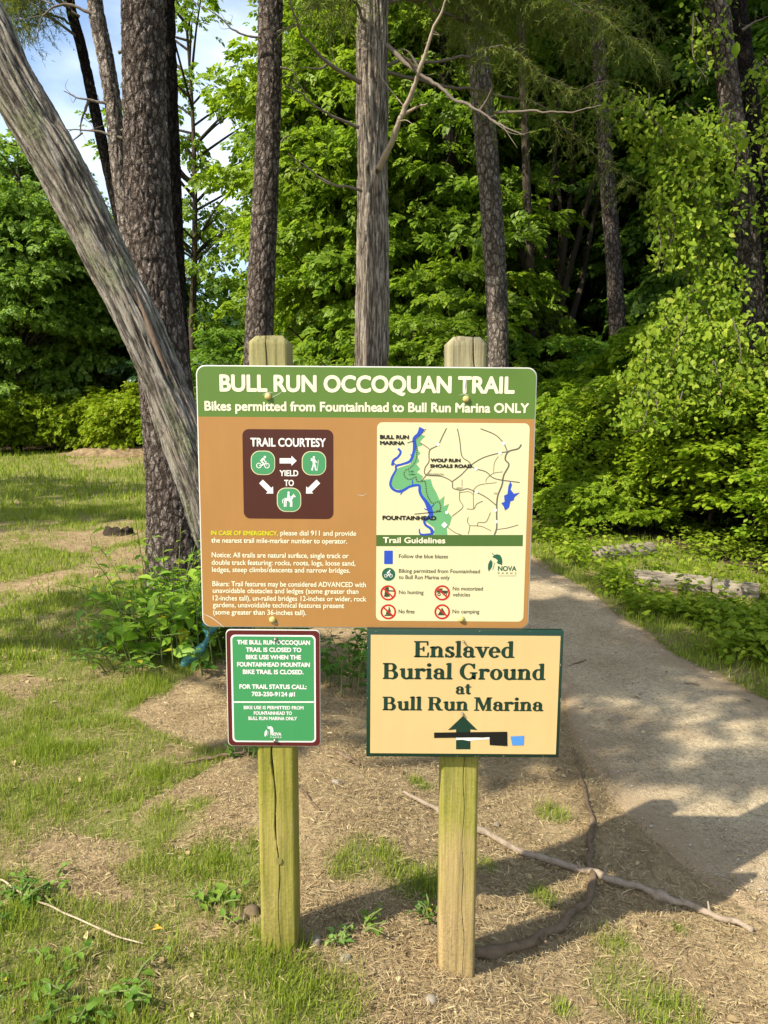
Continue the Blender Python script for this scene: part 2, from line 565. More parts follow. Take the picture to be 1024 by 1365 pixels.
def build_grass():
    mb = MB()
    sets = [  # n, r0, r1, power, length, width
        (560000, 1.0, 4.2, 1.6, 0.034, 0.0021),
        (420000, 4.2, 11, 1.3, 0.050, 0.0050),
        (170000, 11, 26, 1.2, 0.085, 0.013)]
    for (n, r0, r1, pw, ln, wd) in sets:
        x, y, r = wedge_points(n, r0, r1, powr=pw)
        g, p, f = masks(x, y)
        clump = noise2(x, y, 14.0, 5, 2)
        keep = RNG.random(n) < g * np.clip(0.35 + 1.6 * (clump - 0.3), 0.1, 1)
        x, y, r, g, clump = x[keep], y[keep], r[keep], g[keep], clump[keep]
        m = len(x)
        big = noise2(x, y, 1.7, 9, 2)
        tuft = noise2(x, y, 5.5, 19, 2)
        az = RNG.random(m) * 2 * np.pi
        tilt = np.radians(RNG.uniform(15, 75, m))
        U = np.stack([np.cos(az) * np.sin(tilt), np.sin(az) * np.sin(tilt), np.cos(tilt)], 1)
        N = np.stack([-np.cos(az) * np.cos(tilt), -np.sin(az) * np.cos(tilt), np.sin(tilt)], 1)
        L = ln * RNG.uniform(0.5, 1.35, m) * (0.55 + 0.9 * clump) * (0.65 + 0.7 * big) * (1 + .9 * sm(.60, .78, tuft))
        Wd = wd * RNG.uniform(0.7, 1.5, m)
        z = ground_h(x, y) - 0.004
        V, fs = scatter(BLADE[0], BLADE[1], np.stack([x, y, z], 1), U, N, np.stack([L, Wd, L], 1))
        dry = np.repeat(np.clip(0.24 - 0.6 * (g - 0.4) + 0.5 * (noise2(x, y, 3.2, 29, 3) - .5) + RNG.normal(0, .20, m) - 0.42 * sm(3.5, 6.5, r) - .35 * sm(.58, .75, tuft), 0, 1), len(BLADE[0]))
        mb.add(V, fs, dry)
    me = mb.mesh('grass', False, 'dry')
    k = NT('grass_blade')
    g = k.n('NewGeometry')
    lush = k.mix(g.outputs['Random Per Island'], (0.130, 0.195, 0.015, 1), (0.300, 0.350, 0.042, 1))
    straw = k.mix(g.outputs['Random Per Island'], (0.26, 0.235, 0.075, 1), (0.42, 0.35, 0.17, 1))
    col = k.mix(k.attr('dry'), lush, straw)
    b = k.n('BsdfPrincipled')
    k.set(b, 'Base Color', col); k.set(b, 'Roughness', 0.6); k.set(b, 'Specular IOR Level', 0.2)
    t = k.n('BsdfTranslucent')
    k.set(t, 'Color', k.mix(1.0, col, (1.35, 1.4, 0.8, 1), 'MULTIPLY'))
    ms = k.n('MixShader')
    k.set(ms, 0, 0.35)
    k.t.links.new(b.outputs[0], ms.inputs[1]); k.t.links.new(t.outputs[0], ms.inputs[2])
    k.t.links.new(ms.outputs[0], k.out.inputs[0])
    return tag(link('grass', me, k.m), 'short patchy grass mixed with straw on the lawn and around the posts', 'grass', kind='stuff')
grass = build_grass()

def build_litter():
    """dry pine needles, straw and bark crumbs on the bare soil and path edges"""
    mb = MB()
    for (n, r0, r1, pw, ln, wd) in [(330000, 1.0, 4.0, 1.5, 0.015, 0.0012), (60000, 4.0, 9.0, 1.3, 0.036, 0.0028)]:
        x, y, r = wedge_points(n, r0, r1, powr=pw)
        g, p, f = masks(x, y)
        xe, ye = warp(x, y, 0.30, 2.0, 101)
        onpath = inside(x, y, PATH_POLY)
        edge = ~inside(xe, ye, PATH_POLY)
        pr = np.where(onpath, np.where(edge, 0.5, 0.03), 0.06 + 0.80 * (1 - g)) * np.clip(noise2(x, y, 6.0, 111) * 2.0 - 0.25, 0.08, 1) * (1 - 0.5 * f)
        keep = RNG.random(n) < pr
        x, y, onpath = x[keep], y[keep], onpath[keep]
        m = len(x)
        az = RNG.random(m) * 2 * np.pi
        tilt = RNG.normal(0, 0.16, m)
        U = np.stack([np.cos(az) * np.cos(tilt), np.sin(az) * np.cos(tilt), np.sin(tilt)], 1)
        N = np.stack([RNG.normal(0, .3, m), RNG.normal(0, .3, m), np.ones(m)], 1)
        L = ln * RNG.lognormal(0, 0.5, m)
        Wd = wd * RNG.lognormal(0, 0.45, m)
        z = ground_h(x, y) + 0.006 + np.where(onpath, 0.009, 0) + RNG.random(m) * 0.006
        V, fs = scatter([[-.5, -.5, 0], [-.5, .5, 0], [.5, .3, .02], [.5, -.3, .02], [0, .5, .08], [0, -.5, .08]], [[[0, 5, 4, 1], [5, 3, 2, 4]]],
                        np.stack([x, y, z], 1), U, N, np.stack([L, Wd, L], 1))
        mb.add(V, fs)
    # withered leaves and bark chips among the needles
    x, y, r = wedge_points(2600, 1.1, 7.0, 48, 132, 1.4)
    g, p, f = masks(x, y)
    keep = RNG.random(len(x)) < np.where(p > 0, .18, .25 + .5 * (1 - g)) * np.clip(noise2(x, y, 1.8, 131) * 2.4 - .7, 0, 1)
    x, y, p = x[keep], y[keep], p[keep]
    m = len(x)
    az = RNG.random(m) * 6.28
    V, fs = scatter(LEAF_M[0], LEAF_M[1], np.stack([x, y, ground_h(x, y) + .010 + .010 * p], 1), np.c_[np.cos(az), np.sin(az), RNG.normal(0, .12, m)],
                    nrm(np.c_[RNG.normal(0, .35, m), RNG.normal(0, .35, m), np.ones(m)]), RNG.uniform(.012, .034, m))
    mb.add(V, fs)
    me = mb.mesh('pine_needle_litter')
    k = NT('straw')
    g = k.n('NewGeometry')
    r = g.outputs['Random Per Island']
    nd = k.n('ValToRGB')
    e = nd.color_ramp.elements
    e[0].position, e[0].color = 0.0, (0.09, 0.06, 0.03, 1)
    e[1].position, e[1].color = 1.0, (0.46, 0.370, 0.205, 1)
    x = e.new(0.35); x.color = (0.24, 0.168, 0.08, 1)
    x = e.new(0.85); x.color = (0.40, 0.305, 0.155, 1)
    k.set(nd, 0, r)
    m = k.done(nd.outputs[0], 0.85, 0.15)
    return tag(link('needle_litter', me, m), 'dry pine needles and straw strewn over the bare soil', 'litter', kind='stuff')
litter = build_litter()

def build_gravel():
    """loose grit and little stones on the path"""
    x, y, r = wedge_points(90000, 1.6, 9.0, 46, 100, 1.3)
    keep = inside(x, y, PATH_POLY) & (RNG.random(len(x)) < np.clip(noise2(x, y, 3.0, 141) * 2.2 - .5, .12, 1))
    x, y = x[keep], y[keep]
    m = len(x)
    az = RNG.random(m) * 6.28
    tv = [[-.5, 0, 0], [0, -.42, .05], [.5, .08, 0], [.05, .45, 0], [0, 0, .38]]
    tf = [[[0, 1, 4], [1, 2, 4], [2, 3, 4], [3, 0, 4]]]
    V, fs = scatter(tv, tf, np.stack([x, y, ground_h(x, y) + .0125], 1), np.c_[np.cos(az), np.sin(az), np.zeros(m)], np.tile([0, 0, 1.0], (m, 1)), .0035 * RNG.lognormal(0, .45, m) * (1 + .12 * np.hypot(x, y)))
    k = NT('grit')
    g = k.n('NewGeometry')
    nd = k.mix(g.outputs['Random Per Island'], (0.13, 0.10, 0.07, 1), (0.56, 0.50, 0.40, 1))
    return tag(link('path_grit', make_mesh('path_grit', V, fs), k.done(nd, .9, .2)), 'loose grit and little stones on the path', 'grit', kind='stuff')
build_gravel()
# ------------------------------------------------------------------ bark
def bark_mat(name, deep, mid, top, lichen=None, lich_amt=0.0, style='plain', size=1.0):
    k = NT(name)
    co = k.coord('Object')
    a = k.attr('plate')
    if style == 'plain':
        vec = co
    else:
        vec = k.n('Attribute', dict(attribute_name='uvw')).outputs['Vector']
    mp = lambda s: k.n('Mapping', Vector=vec, Scale=s).outputs[0]
    n1 = k.noise(vec, 7.0, 5.0, 0.65)
    n3 = k.noise(vec, 220.0, 3.0, 0.7)
    if style == 'pine':
        wob = k.n('TexNoise', Vector=mp((14, 14, 9)), Scale=1.0, Detail=4.0, Roughness=0.7).outputs['Color']
        vv = k.n('VectorMath', dict(operation='MULTIPLY_ADD'))
        k.set(vv, 0, wob); k.set(vv, 1, (0.055, 0.055, 0.09)); k.set(vv, 2, vec)
        def vor(s):
            m = k.n('Mapping', Vector=vv.outputs[0], Scale=s)
            e = k.n('TexVoronoi', dict(feature='DISTANCE_TO_EDGE'), Vector=m.outputs[0], Scale=1.0)
            c = k.n('TexVoronoi', Vector=m.outputs[0], Scale=1.0)
            return e.outputs['Distance'], c.outputs['Color']
        e1, c1 = vor((19 / size, 19 / size, 9.5 / size))
        e2, c2 = vor((52 / size, 52 / size, 24 / size))
        crack = k.ramp(e1, 0.02, 0.20)
        flake = k.ramp(e2, 0.01, 0.16)
        tone = k.math('ADD', k.math('MULTIPLY', c2, 0.55), k.math('MULTIPLY', c1, 0.45))
        col = k.mix(k.ramp(tone, 0.25, 0.8), mid, top)
        col = k.mix(k.ramp(n3, 0.35, 0.7), k.mix(0.45, col, deep), col)
        col = k.mix(flake, k.mix(0.6, col, deep), col)
        col = k.mix(k.math('MULTIPLY', crack, k.ramp(a, 0.05, 0.5)), deep, col)
        h = k.math('ADD', k.math('MULTIPLY', crack, 0.9), k.math('ADD', k.math('MULTIPLY', flake, 0.35), k.math('ADD', k.math('MULTIPLY', k.math('MULTIPLY', c2, flake), 0.5), k.math('MULTIPLY', n3, 0.4))))
        nor = k.bump(h, 1.0, 0.016)
    elif style == 'cedar':
        f1 = k.noise(mp((58, 58, 4.2)), 1.0, 6.0, 0.68)
        f2 = k.noise(mp((150, 150, 6)), 1.0, 4.0, 0.65)
        f3 = k.noise(mp((24, 24, 2.4)), 1.0, 5.0, 0.7)
        brk = k.noise(mp((60, 60, 30)), 1.0, 4.0, 0.7)
        fur = k.math('MULTIPLY', k.ramp(f1, 0.41, 0.52), k.ramp(brk, 0.28, 0.44))
        col = k.mix(k.ramp(f2, 0.34, 0.66), mid, top)
        col = k.mix(k.math('MULTIPLY', k.ramp(f3, 0.42, 0.62), 0.45), col, tuple(c * f for c, f in zip(mid[:3], (1.05, .85, .68))) + (1,))
        col = k.mix(k.math('MULTIPLY', k.ramp(n3, 0.5, 0.75), 0.5), col, deep)
        col = k.mix(k.math('MULTIPLY', fur, k.ramp(a, 0.0, 0.45)), deep, col)
        h = k.math('ADD', k.math('MULTIPLY', k.ramp(f1, 0.36, 0.62), 1.0), k.math('ADD', k.math('MULTIPLY', f2, 0.7), k.math('ADD', k.math('MULTIPLY', brk, 0.4), k.math('MULTIPLY', n3, 0.3))))
        nor = k.bump(h, 1.0, 0.014)
    else:
        n2 = k.noise(k.coord('Object', (55, 55, 22)), 1.0, 5.0, 0.7)
        col = k.mix(k.ramp(a, 0.0, 0.5), deep, mid)
        col = k.mix(k.math('MULTIPLY', k.ramp(a, 0.35, 0.95), k.ramp(n2, 0.25, 0.75)), col, top)
        col = k.mix(k.math('MULTIPLY', k.ramp(n3, 0.55, 0.75), 0.5), col, deep)
        nor = k.bump(k.math('ADD', k.math('MULTIPLY', n2, 0.8), k.math('MULTIPLY', n3, 0.35)), 0.8, 0.008)
    col = k.mix(k.math('MULTIPLY', k.ramp(n1, 0.4, 0.7), 0.35), col, k.mix(0.5, col, mid))
    if lichen:
        li = k.math('MULTIPLY', k.ramp(k.noise(mp((5, 5, 2.4)), 1.0, 6.0, 0.75), 0.50, 0.66), lich_amt)
        li = k.math('MULTIPLY', li, k.ramp(k.noise(vec, 70.0, 4.0), 0.38, 0.58))
        col = k.mix(li, col, lichen)
    return k.done(col, 0.95, 0.08, nor)

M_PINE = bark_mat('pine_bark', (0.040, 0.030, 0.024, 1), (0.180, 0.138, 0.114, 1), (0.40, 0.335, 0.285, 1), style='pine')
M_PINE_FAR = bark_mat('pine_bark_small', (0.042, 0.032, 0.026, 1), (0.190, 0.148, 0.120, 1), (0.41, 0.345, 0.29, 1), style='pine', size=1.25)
M_PINE_DARK = bark_mat('shaded_pine_bark', (0.008, 0.006, 0.005, 1), (0.030, 0.023, 0.018, 1), (0.07, 0.056, 0.046, 1), style='pine')  # darker copy of the pine bark, with shade put into its colour
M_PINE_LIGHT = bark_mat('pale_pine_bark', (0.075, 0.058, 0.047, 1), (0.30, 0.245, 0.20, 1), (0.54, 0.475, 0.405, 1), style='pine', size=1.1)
M_CEDAR = bark_mat('cedar_bark', (0.07, 0.055, 0.042, 1), (0.30, 0.25, 0.195, 1), (0.55, 0.485, 0.40, 1), style='cedar')
M_LEAN = bark_mat('lichened_cedar_bark', (0.055, 0.045, 0.036, 1), (0.30, 0.262, 0.215, 1), (0.55, 0.50, 0.43, 1), (0.30, 0.34, 0.16, 1), 0.8, style='cedar')
M_TWIG = bark_mat('dead_twig', (0.05, 0.04, 0.032, 1), (0.13, 0.105, 0.082, 1), (0.24, 0.20, 0.16, 1))
M_LIMB = bark_mat('leafy_tree_bark', (0.018, 0.014, 0.010, 1), (0.055, 0.042, 0.030, 1), (0.12, 0.095, 0.07, 1))
M_PALELIMB = bark_mat('peeled_limb', (0.14, 0.105, 0.075, 1), (0.27, 0.21, 0.15, 1), (0.42, 0.345, 0.26, 1))

def trunk_mesh(name, P, R, style, seed, ring=72, step=0.02, flare=0.0, depth=1.0, plate=0.05):
    P = np.asarray(P, float)
    R = np.asarray(R, float)
    Lh = np.linalg.norm(np.diff(P, axis=0), axis=1).sum()
    n = int(np.clip(Lh / step, 24, 900))
    Q = catmull(np.c_[P, R], n)
    C, rr = Q[:, :3], Q[:, 3]
    s = np.r_[0, np.cumsum(np.linalg.norm(np.diff(C, axis=0), axis=1))]
    T = nrm(np.gradient(C, axis=0))
    A = nrm(np.cross(T, np.array([0, 1.0, 0])))
    B = np.cross(T, A)
    th = np.linspace(0, 2 * np.pi, ring, endpoint=False)
    D = np.cos(th)[None, :, None] * A[:, None] + np.sin(th)[None, :, None] * B[:, None]
    fl = 1 + flare * np.exp(-s / 0.22)[:, None] * (1 + 0.55 * np.sin(th * 5 + seed)[None] * np.exp(-s / 0.3)[:, None])
    base = C[:, None] + D * (rr[:, None] * fl)[:, :, None]
    p = base.reshape(-1, 3)
    Sv = np.repeat(s, ring)
    rv = np.repeat(rr, ring)
    if style == 'pine':
        # scaly plates, longer than wide
        q = np.stack([p[:, 0] / plate, p[:, 1] / plate, Sv / (plate * 2.1)], 1)
        q += (fbm(q * 0.7, 2, seed + 3)[:, None] - .5) * 1.1
        f1, f2 = worley(q, seed)
        e = np.clip((f2 - f1) / 0.22, 0, 1)
        pl = _hash(np.floor(f1 * 0 + q[:, 0]).astype(int), np.floor(q[:, 1]).astype(int), np.floor(q[:, 2]).astype(int), seed)
        fine = fbm(np.stack([p[:, 0] * 60, p[:, 1] * 60, Sv * 25], 1), 3, seed + 7)
        h = 0.70 * e ** 0.7 + 0.18 * pl * e + 0.35 * (fine - .4)
        disp = (h - 0.6) * 0.017 * depth
    elif style == 'cedar':
        u = np.tile(th, n) * np.repeat(np.maximum(rr, 0.05), ring)
        tw = Sv * 0.10
        ang = np.tile(th, n) + tw / np.maximum(rv, .05) * 0.4
        cx, cy_ = np.cos(ang) * rv, np.sin(ang) * rv
        w1 = (fbm(np.stack([cx * 14, cy_ * 14, Sv * 0.9], 1), 3, seed + 5) - .5) * 0.9
        st = fbm(np.stack([cx * 42 + w1, cy_ * 42 + w1, Sv * 3.2], 1), 4, seed)
        rg = 1 - abs(st - .5) * 4.2
        big = fbm(np.stack([cx * 12, cy_ * 12, Sv * 0.9], 1), 3, seed + 2)
        fine = fbm(np.stack([cx * 150, cy_ * 150, Sv * 9], 1), 3, seed + 9)
        h = 0.75 - 0.75 * np.clip(rg, 0, 1) ** 1.6 + 0.45 * (fine - .5)
        disp = (h - .5) * 0.011 * depth + (big - .5) * 0.05 * min(depth, 1.2) * np.minimum(rv / .12, 1)
    else:
        fine = fbm(np.stack([p[:, 0] * 18, p[:, 1] * 18, Sv * 6], 1), 3, seed)
        h = fine
        disp = (fine - .5) * 0.22 * rv * depth
    V = (base.reshape(-1, 3) + D.reshape(-1, 3) * disp[:, None])
    i = np.arange(n - 1)[:, None] * ring
    j = np.arange(ring)[None]
    j2 = (j + 1) % ring
    F = np.stack([i + j, i + j2, i + ring + j2, i + ring + j], -1).reshape(-1, 4)
    cap = (np.arange(ring) + (n - 1) * ring)[None]
    me = make_mesh(name, V, [F, cap], True, {'plate': np.clip(h, 0, 1)})
    uvw = np.stack([np.tile(np.cos(th), n) * rv, np.tile(np.sin(th), n) * rv, Sv], 1).astype(np.float32)
    at_ = me.attributes.new('uvw', 'FLOAT_VECTOR', 'POINT')
    at_.data.foreach_set('vector', uvw.ravel())
    return me

def px_trunk(pts, Y, lean_y=0.0):
    """trunk axis and radii from picture columns (px, py, width) at distance Y; runs from the lowest point up, rooted in the ground"""
    P, R = [], []
    pts = sorted(pts, key=lambda a: -a[1])
    for k, (px, py, w) in enumerate(pts):
        Yk = Y + lean_y * k / max(1, len(pts) - 1)
        p = at(px, py, Yk)
        dist = np.dot(p - CAM, AX[:, 1])
        P.append(p); R.append(w * dist / F_PX / 2)
    return np.array(P), np.array(R)

def rooted(P, R, depth=0.25):
    x, y = P[0, 0], P[0, 1]
    g = float(ground_h(x, y))
    P = np.array(P); R = np.array(R)
    if P[0, 2] > g + 0.3:
        d = (P[0] - P[1]) / max(1e-6, (P[1, 2] - P[0, 2]))
        f = P[0] + d * (P[0, 2] - (g - depth))
        P = np.vstack([f, P]); R = np.r_[R[0] * 1.08, R]
    else:
        P[0, 2] = g - depth
    return P, R

def extend(P, R, ztop, r_end=0.05):
    d = nrm(P[-1] - P[-2])
    L = (ztop - P[-1, 2]) / max(d[2], .3)
    return np.vstack([P, P[-1] + d * L * .5, P[-1] + d * L]), np.r_[R, (R[-1] + r_end) / 2 + .02, r_end]

def twig(parent, pts, Y, r0, mat, name='dead_branch', fork=(), dy=0.0):
    mb = MB()
    n = len(pts)
    P = np.array([at(a, b, Y + dy * k / max(1, n - 1)) for k, (a, b) in enumerate(pts)])
    def wobbly(P, m, k):
        Q = catmull(P, m)
        L = np.linalg.norm(P[-1] - P[0])
        s_ = np.linspace(0, 1, m)
        w = np.stack([fbm(np.c_[s_ * (4 + 7 * L), np.full(m, k + q * 5.3 + pts[0][0]), np.zeros(m)], 3, 5) - .5 for q in range(3)], 1)
        return Q + w * (.04 * L ** .6) * np.minimum(s_ * 4, 1)[:, None]
    W = wobbly(P, max(18, n * 9), 1.0)
    tube(mb, W, np.interp(np.linspace(0, 1, len(W)), [0, 1], [r0, r0 * .22]) * (1 + .25 * (vnoise(np.c_[np.arange(len(W)) * .5, np.zeros(len(W)), np.zeros(len(W))], 3) - .5)), 8, None, 0.6)
    # small side twigs
    rs = np.random.default_rng(int(pts[0][0]) + int(pts[-1][1]) * 7)
    for q in range(2 + n // 2):
        b = W[rs.integers(len(W) // 4, len(W) - 1)]
        dd = nrm(W[-1] - W[0]) * .5 + rs.normal(0, .6, 3) + [0, 0, .1]
        ln = rs.uniform(.08, .34)
        tube(mb, np.array([b, b + dd * ln * .5 + rs.normal(0, .03, 3), b + dd * ln]), np.array([r0 * .2, r0 * .13, r0 * .05]), 5, 8, .5)
    for (f, dyf) in fork:
        Pf = np.array([at(a, b, Y + dyf * (k + 1) / len(f)) for k, (a, b) in enumerate(f)])
        Wf = wobbly(Pf, max(12, len(f) * 8), 2.0)
        tube(mb, Wf, np.linspace(r0 * .6, r0 * .15, len(Wf)), 6, None, 0.5)
    me = mb.mesh(name, True, 'plate')
    return child(name, me, mat, parent)

# ------------------------------------------------------------------ foliage
def crown_cloud(rng, n_clump, rad, per, leaf, clump_r=0.55, flat=0.35, droop=0.35, shell=0.45, hole=0.35, zbias=0.0, seed=1, jitter=0.6, bottom=-1.0):
    """leaf positions in clumps spread through an uneven crown; returns clump centres too"""
    C = []
    while len(C) < n_clump:
        d = nrm(rng.normal(size=(1, 3)))[0]
        if d[2] < bottom: continue
        r = rng.random() ** shell
        lump = 0.72 + 0.55 * fbm(d[None] * 2.2 + seed, 3, seed)[0]
        c = d * r * lump
        if fbm(c[None] * 3.1 + 9, 2, seed + 4)[0] < hole: continue
        C.append(c)
    C = np.array(C) * np.array(rad)
    C[:, 2] += zbias
    n = n_clump * per
    ci = np.repeat(np.arange(n_clump), per)
    cr = rng.uniform(.6, 1.35, n_clump) * clump_r
    th = rng.random(n) * 2 * np.pi
    rr = np.sqrt(rng.random(n)) * cr[ci]
    out = nrm(C * np.array([1, 1, .25]))
    tiltax = out[ci]
    off = np.stack([rr * np.cos(th), rr * np.sin(th), rng.normal(0, 1, n) * flat * cr[ci] * .5], 1)
    # clump sinks outwards
    off[:, 2] -= droop * np.maximum(0, (off[:, :2] * tiltax[:, :2]).sum(1))
    O = C[ci] + off
    U = nrm(np.stack([np.cos(th), np.sin(th), -0.25 + rng.normal(0, .3, n)], 1) + 0.6 * tiltax + rng.normal(0, .35, (n, 3)))
    N = nrm(np.array([0, 0, 1.0]) + rng.normal(0, jitter, (n, 3)) + 0.35 * tiltax)
    S = leaf * rng.lognormal(0, .25, n)
    return O, U, N, S, C, out

def limbs(mb, C, axis_fn, rng, r0=0.035, frac=1.0):
    """thin limbs from the trunk axis to the clumps"""
    for c in C:
        if rng.random() > frac: continue
        L = np.hypot(c[0], c[1])
        z0 = max(c[2] - L * rng.uniform(.35, .9), 0.35)
        a = axis_fn(z0)
        m = a * .5 + c * .5 + np.array([0, 0, rng.uniform(-.05, .12) * L])
        tube(mb, np.array([a, m, c]), np.array([r0 * (.5 + .25 * L), r0 * .6, r0 * .22]), 5, 8, 0.4, False)

M_LEAF = leaf_mat('leaf', (0.082, 0.158, 0.023, 1), (0.205, 0.295, 0.054, 1), spec=.2, trans=.46)
M_LEAF_BRIGHT = leaf_mat('sunny_leaf', (0.098, 0.172, 0.016, 1), (0.245, 0.325, 0.045, 1), trans=0.45, spec=.2)
M_VINE = leaf_mat('vine_leaf', (0.104, 0.182, 0.011, 1), (0.275, 0.348, 0.032, 1), (0.40, 0.42, 0.07, 1), trans=0.42, spec=.12)
M_DARKLEAF = leaf_mat('waxy_leaf', (0.035, 0.085, 0.020, 1), (0.085, 0.150, 0.045, 1), trans=0.28, spec=0.6, rough=0.38)
M_NEEDLE = leaf_mat('needle', (0.085, 0.120, 0.026, 1), (0.200, 0.225, 0.055, 1), (0.24, 0.15, 0.055, 1), trans=0.40, spec=0.2, rough=0.6)
M_WEED = leaf_mat('weed_leaf', (0.095, 0.195, 0.022, 1), (0.215, 0.335, 0.050, 1), (0.50, 0.42, 0.05, 1), trans=0.40)

def tree_variant(seed, height, r_trunk, base_z, rad, n_clump, per, leaf, clump_r, lean=0.03, tmpl=LEAF_S, frac=1.0, **kw):
    """one kind of broadleaf tree: (trunk mesh, crown mesh) standing on z = 0"""
    rng = np.random.default_rng(seed)
    zc = (base_z + height) / 2
    O, U, N, S, C, out = crown_cloud(rng, n_clump, (rad, rad, (height - base_z) / 2), per, leaf, clump_r, seed=seed, **kw)
    O[:, 2] += zc; C[:, 2] += zc
    ph = rng.random() * 6
    ax = lambda z: np.array([lean * z * math.cos(ph) + .12 * math.sin(z * .5 + ph), lean * z * math.sin(ph) + .12 * math.cos(z * .43), z])
    zs = np.linspace(-0.3, height * .93, 12)
    mb = MB()
    tube(mb, np.array([ax(z) for z in zs]), r_trunk * (1 - .88 * (zs / zs[-1]).clip(0, 1)), 12, 40, .5)
    limbs(mb, C, ax, rng, frac=frac)
    tm = mb.mesh('trunk', True, 'plate')
    V, fs = scatter(tmpl[0], tmpl[1], O, U, N, S)
    cm = make_mesh('crown', V, fs)
    return tm, cm

VARIANTS = {}
def variant(kind, mats):
    tm, cm = VARIANTS[kind]
    if not tm.materials: tm.materials.append(M_LIMB)
    return tm, cm

def plant_tree(name, kind, label, cat, x, y, scale=1.0, rot=None, tint=(1, 1, 1), mat=None, group=None, zs=1.0, dz=0.0, parts=('trunk', 'crown')):
    tm, cm = VARIANTS[kind]
    t = thing(name, label, cat, (x, y, float(ground_h(x, y)) - 0.03 + dz), group)
    t.rotation_euler = (0, 0, random.random() * 6.28 if rot is None else rot)
    t.scale = (scale, scale, scale * zs)
    a = bpy.data.objects.new(parts[0], tm); COL.objects.link(a); a.parent = t
    if not tm.materials: tm.materials.append(M_LIMB)
    b = bpy.data.objects.new(parts[1], cm); COL.objects.link(b); b.parent = t
    if not cm.materials: cm.materials.append(mat or M_LEAF)
    if mat:
        b.material_slots[0].link = 'OBJECT'
        b.material_slots[0].material = mat
    b.color = (*tint, 1)
    return t

VARIANTS['maple'] = tree_variant(11, 9.0, .13, 0.7, 2.7, 270, 52, .23, .66, tmpl=SPRAY, hole=.42, flat=.22)
VARIANTS['maple_b'] = tree_variant(12, 10.0, .14, 0.9, 2.5, 280, 52, .22, .64, tmpl=SPRAY, hole=.44, lean=.05, flat=.22)
VARIANTS['tall'] = tree_variant(13, 15.0, .19, 4.5, 3.2, 310, 46, .27, .78, tmpl=SPRAY, hole=.42, flat=.25)
VARIANTS['airy'] = tree_variant(14, 11.0, .10, 3.0, 1.9, 62, 26, .19, .50, tmpl=SPRAY, hole=.45, lean=.04, flat=.25)
VARIANTS['low'] = tree_variant(15, 4.2, .06, 0.5, 1.9, 125, 46, .18, .52, tmpl=SPRAY, flat=.16, hole=.42)
VARIANTS['bush'] = tree_variant(16, 2.2, .03, 0.10, 1.25, 180, 40, .145, .30, tmpl=SPRAY, hole=.34, shell=.33, bottom=-.75)
VARIANTS['bush_b'] = tree_variant(17, 2.6, .03, 0.10, 1.15, 190, 95, .070, .27, tmpl=LEAF_M, hole=.35, shell=.33, bottom=-.75)
VARIANTS['bush_c'] = tree_variant(18, 1.6, .025, 0.05, 1.3, 160, 40, .13, .28, tmpl=SPRAY, hole=.34, shell=.33, bottom=-.6)
# ------------------------------------------------------------------ the named trunks in front
def big_tree(name, label, pts, Y, mat, style, seed, root=None, top=None, flare=.35, depth=1.0, plate=.05, ring=72, step=.02, group=None, cat='tree', lean_y=0.0):
    P, R = px_trunk(pts, Y, lean_y)
    P, R = rooted(P, R) if root is None else (np.vstack([root[0], P]), np.r_[root[1], R])
    if top: P, R = extend(P, R, top)
    t = thing(name, label, cat, tuple(P[0] + np.array([0, 0, .2])), group)
    o = child('trunk', trunk_mesh('trunk', P, R, style, seed, ring, step, flare, depth, plate), mat, t)
    return t, P, R

def pine_crown(t, P, z0, z1, rad, seed, tint=(1, 1, 1), n=70, mat=None):
    """needled whorls high on a trunk, above the picture"""
    rng = np.random.default_rng(seed)
    top = P[-1]
    O, U, N, S, C, out = crown_cloud(rng, n, (rad, rad, (z1 - z0) / 2), 34, .34, .8, seed=seed, hole=.38)
    c = np.array([top[0], top[1], (z0 + z1) / 2])
    V, fs = scatter(SPRAY[0], SPRAY[1], O + c, U, N, np.stack([S, S * .5, S], 1))
    o = child('crown', make_mesh('crown', V, fs), mat or M_NEEDLE, t)
    o.color = (*tint, 1)
    mb = MB()
    ax = lambda z: np.array([np.interp(z, P[:, 2], P[:, 0]), np.interp(z, P[:, 2], P[:, 1]), z])
    for cc in C[::2] + c:
        a = ax(max(cc[2] - .8, z0 - 1))
        tube(mb, np.array([a, (a + cc) / 2 + [0, 0, .1], cc]), np.array([.05, .03, .01]), 5, 7, .4, False)
    child('limbs', mb.mesh('limbs', True, 'plate'), M_TWIG, t)

# thick pine behind the left of the sign
tp, Pp, Rp = big_tree('pine_tree', 'thick pine with scaly bark, its foot on the lawn left of the trail sign',
    [(190, -60, 53), (190, 0, 54), (195, 200, 57), (203, 340, 61), (220, 500, 68), (234, 640, 76), (239, 740, 84), (240, 775, 92)], 3.85, M_PINE, 'pine', 3, top=13.0, flare=.22, ring=150, step=.014, plate=.042)
pine_crown(tp, Pp, 9.5, 14.5, 2.6, 4)
# dark pine close behind it
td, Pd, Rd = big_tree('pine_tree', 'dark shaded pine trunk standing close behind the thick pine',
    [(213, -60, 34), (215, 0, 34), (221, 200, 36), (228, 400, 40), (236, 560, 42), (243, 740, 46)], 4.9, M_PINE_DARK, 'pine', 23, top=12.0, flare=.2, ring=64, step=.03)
# leaning cedar
root = at(352, 850, 2.72); root[2] = float(ground_h(root[0], root[1])) - .2
tl, Pl, Rl = big_tree('leaning_tree', 'leaning grey tree with peeling lichened bark crossing the upper left corner',
    [(-95, -110, 62), (-35, 5, 62), (22, 122, 60), (75, 212, 60), (125, 312, 60), (172, 408, 59), (213, 500, 58), (256, 610, 57), (290, 705, 58)], 2.72, M_LEAN, 'cedar', 5, root=(root, .17), flare=.25, ring=150, step=.009, depth=2.3)
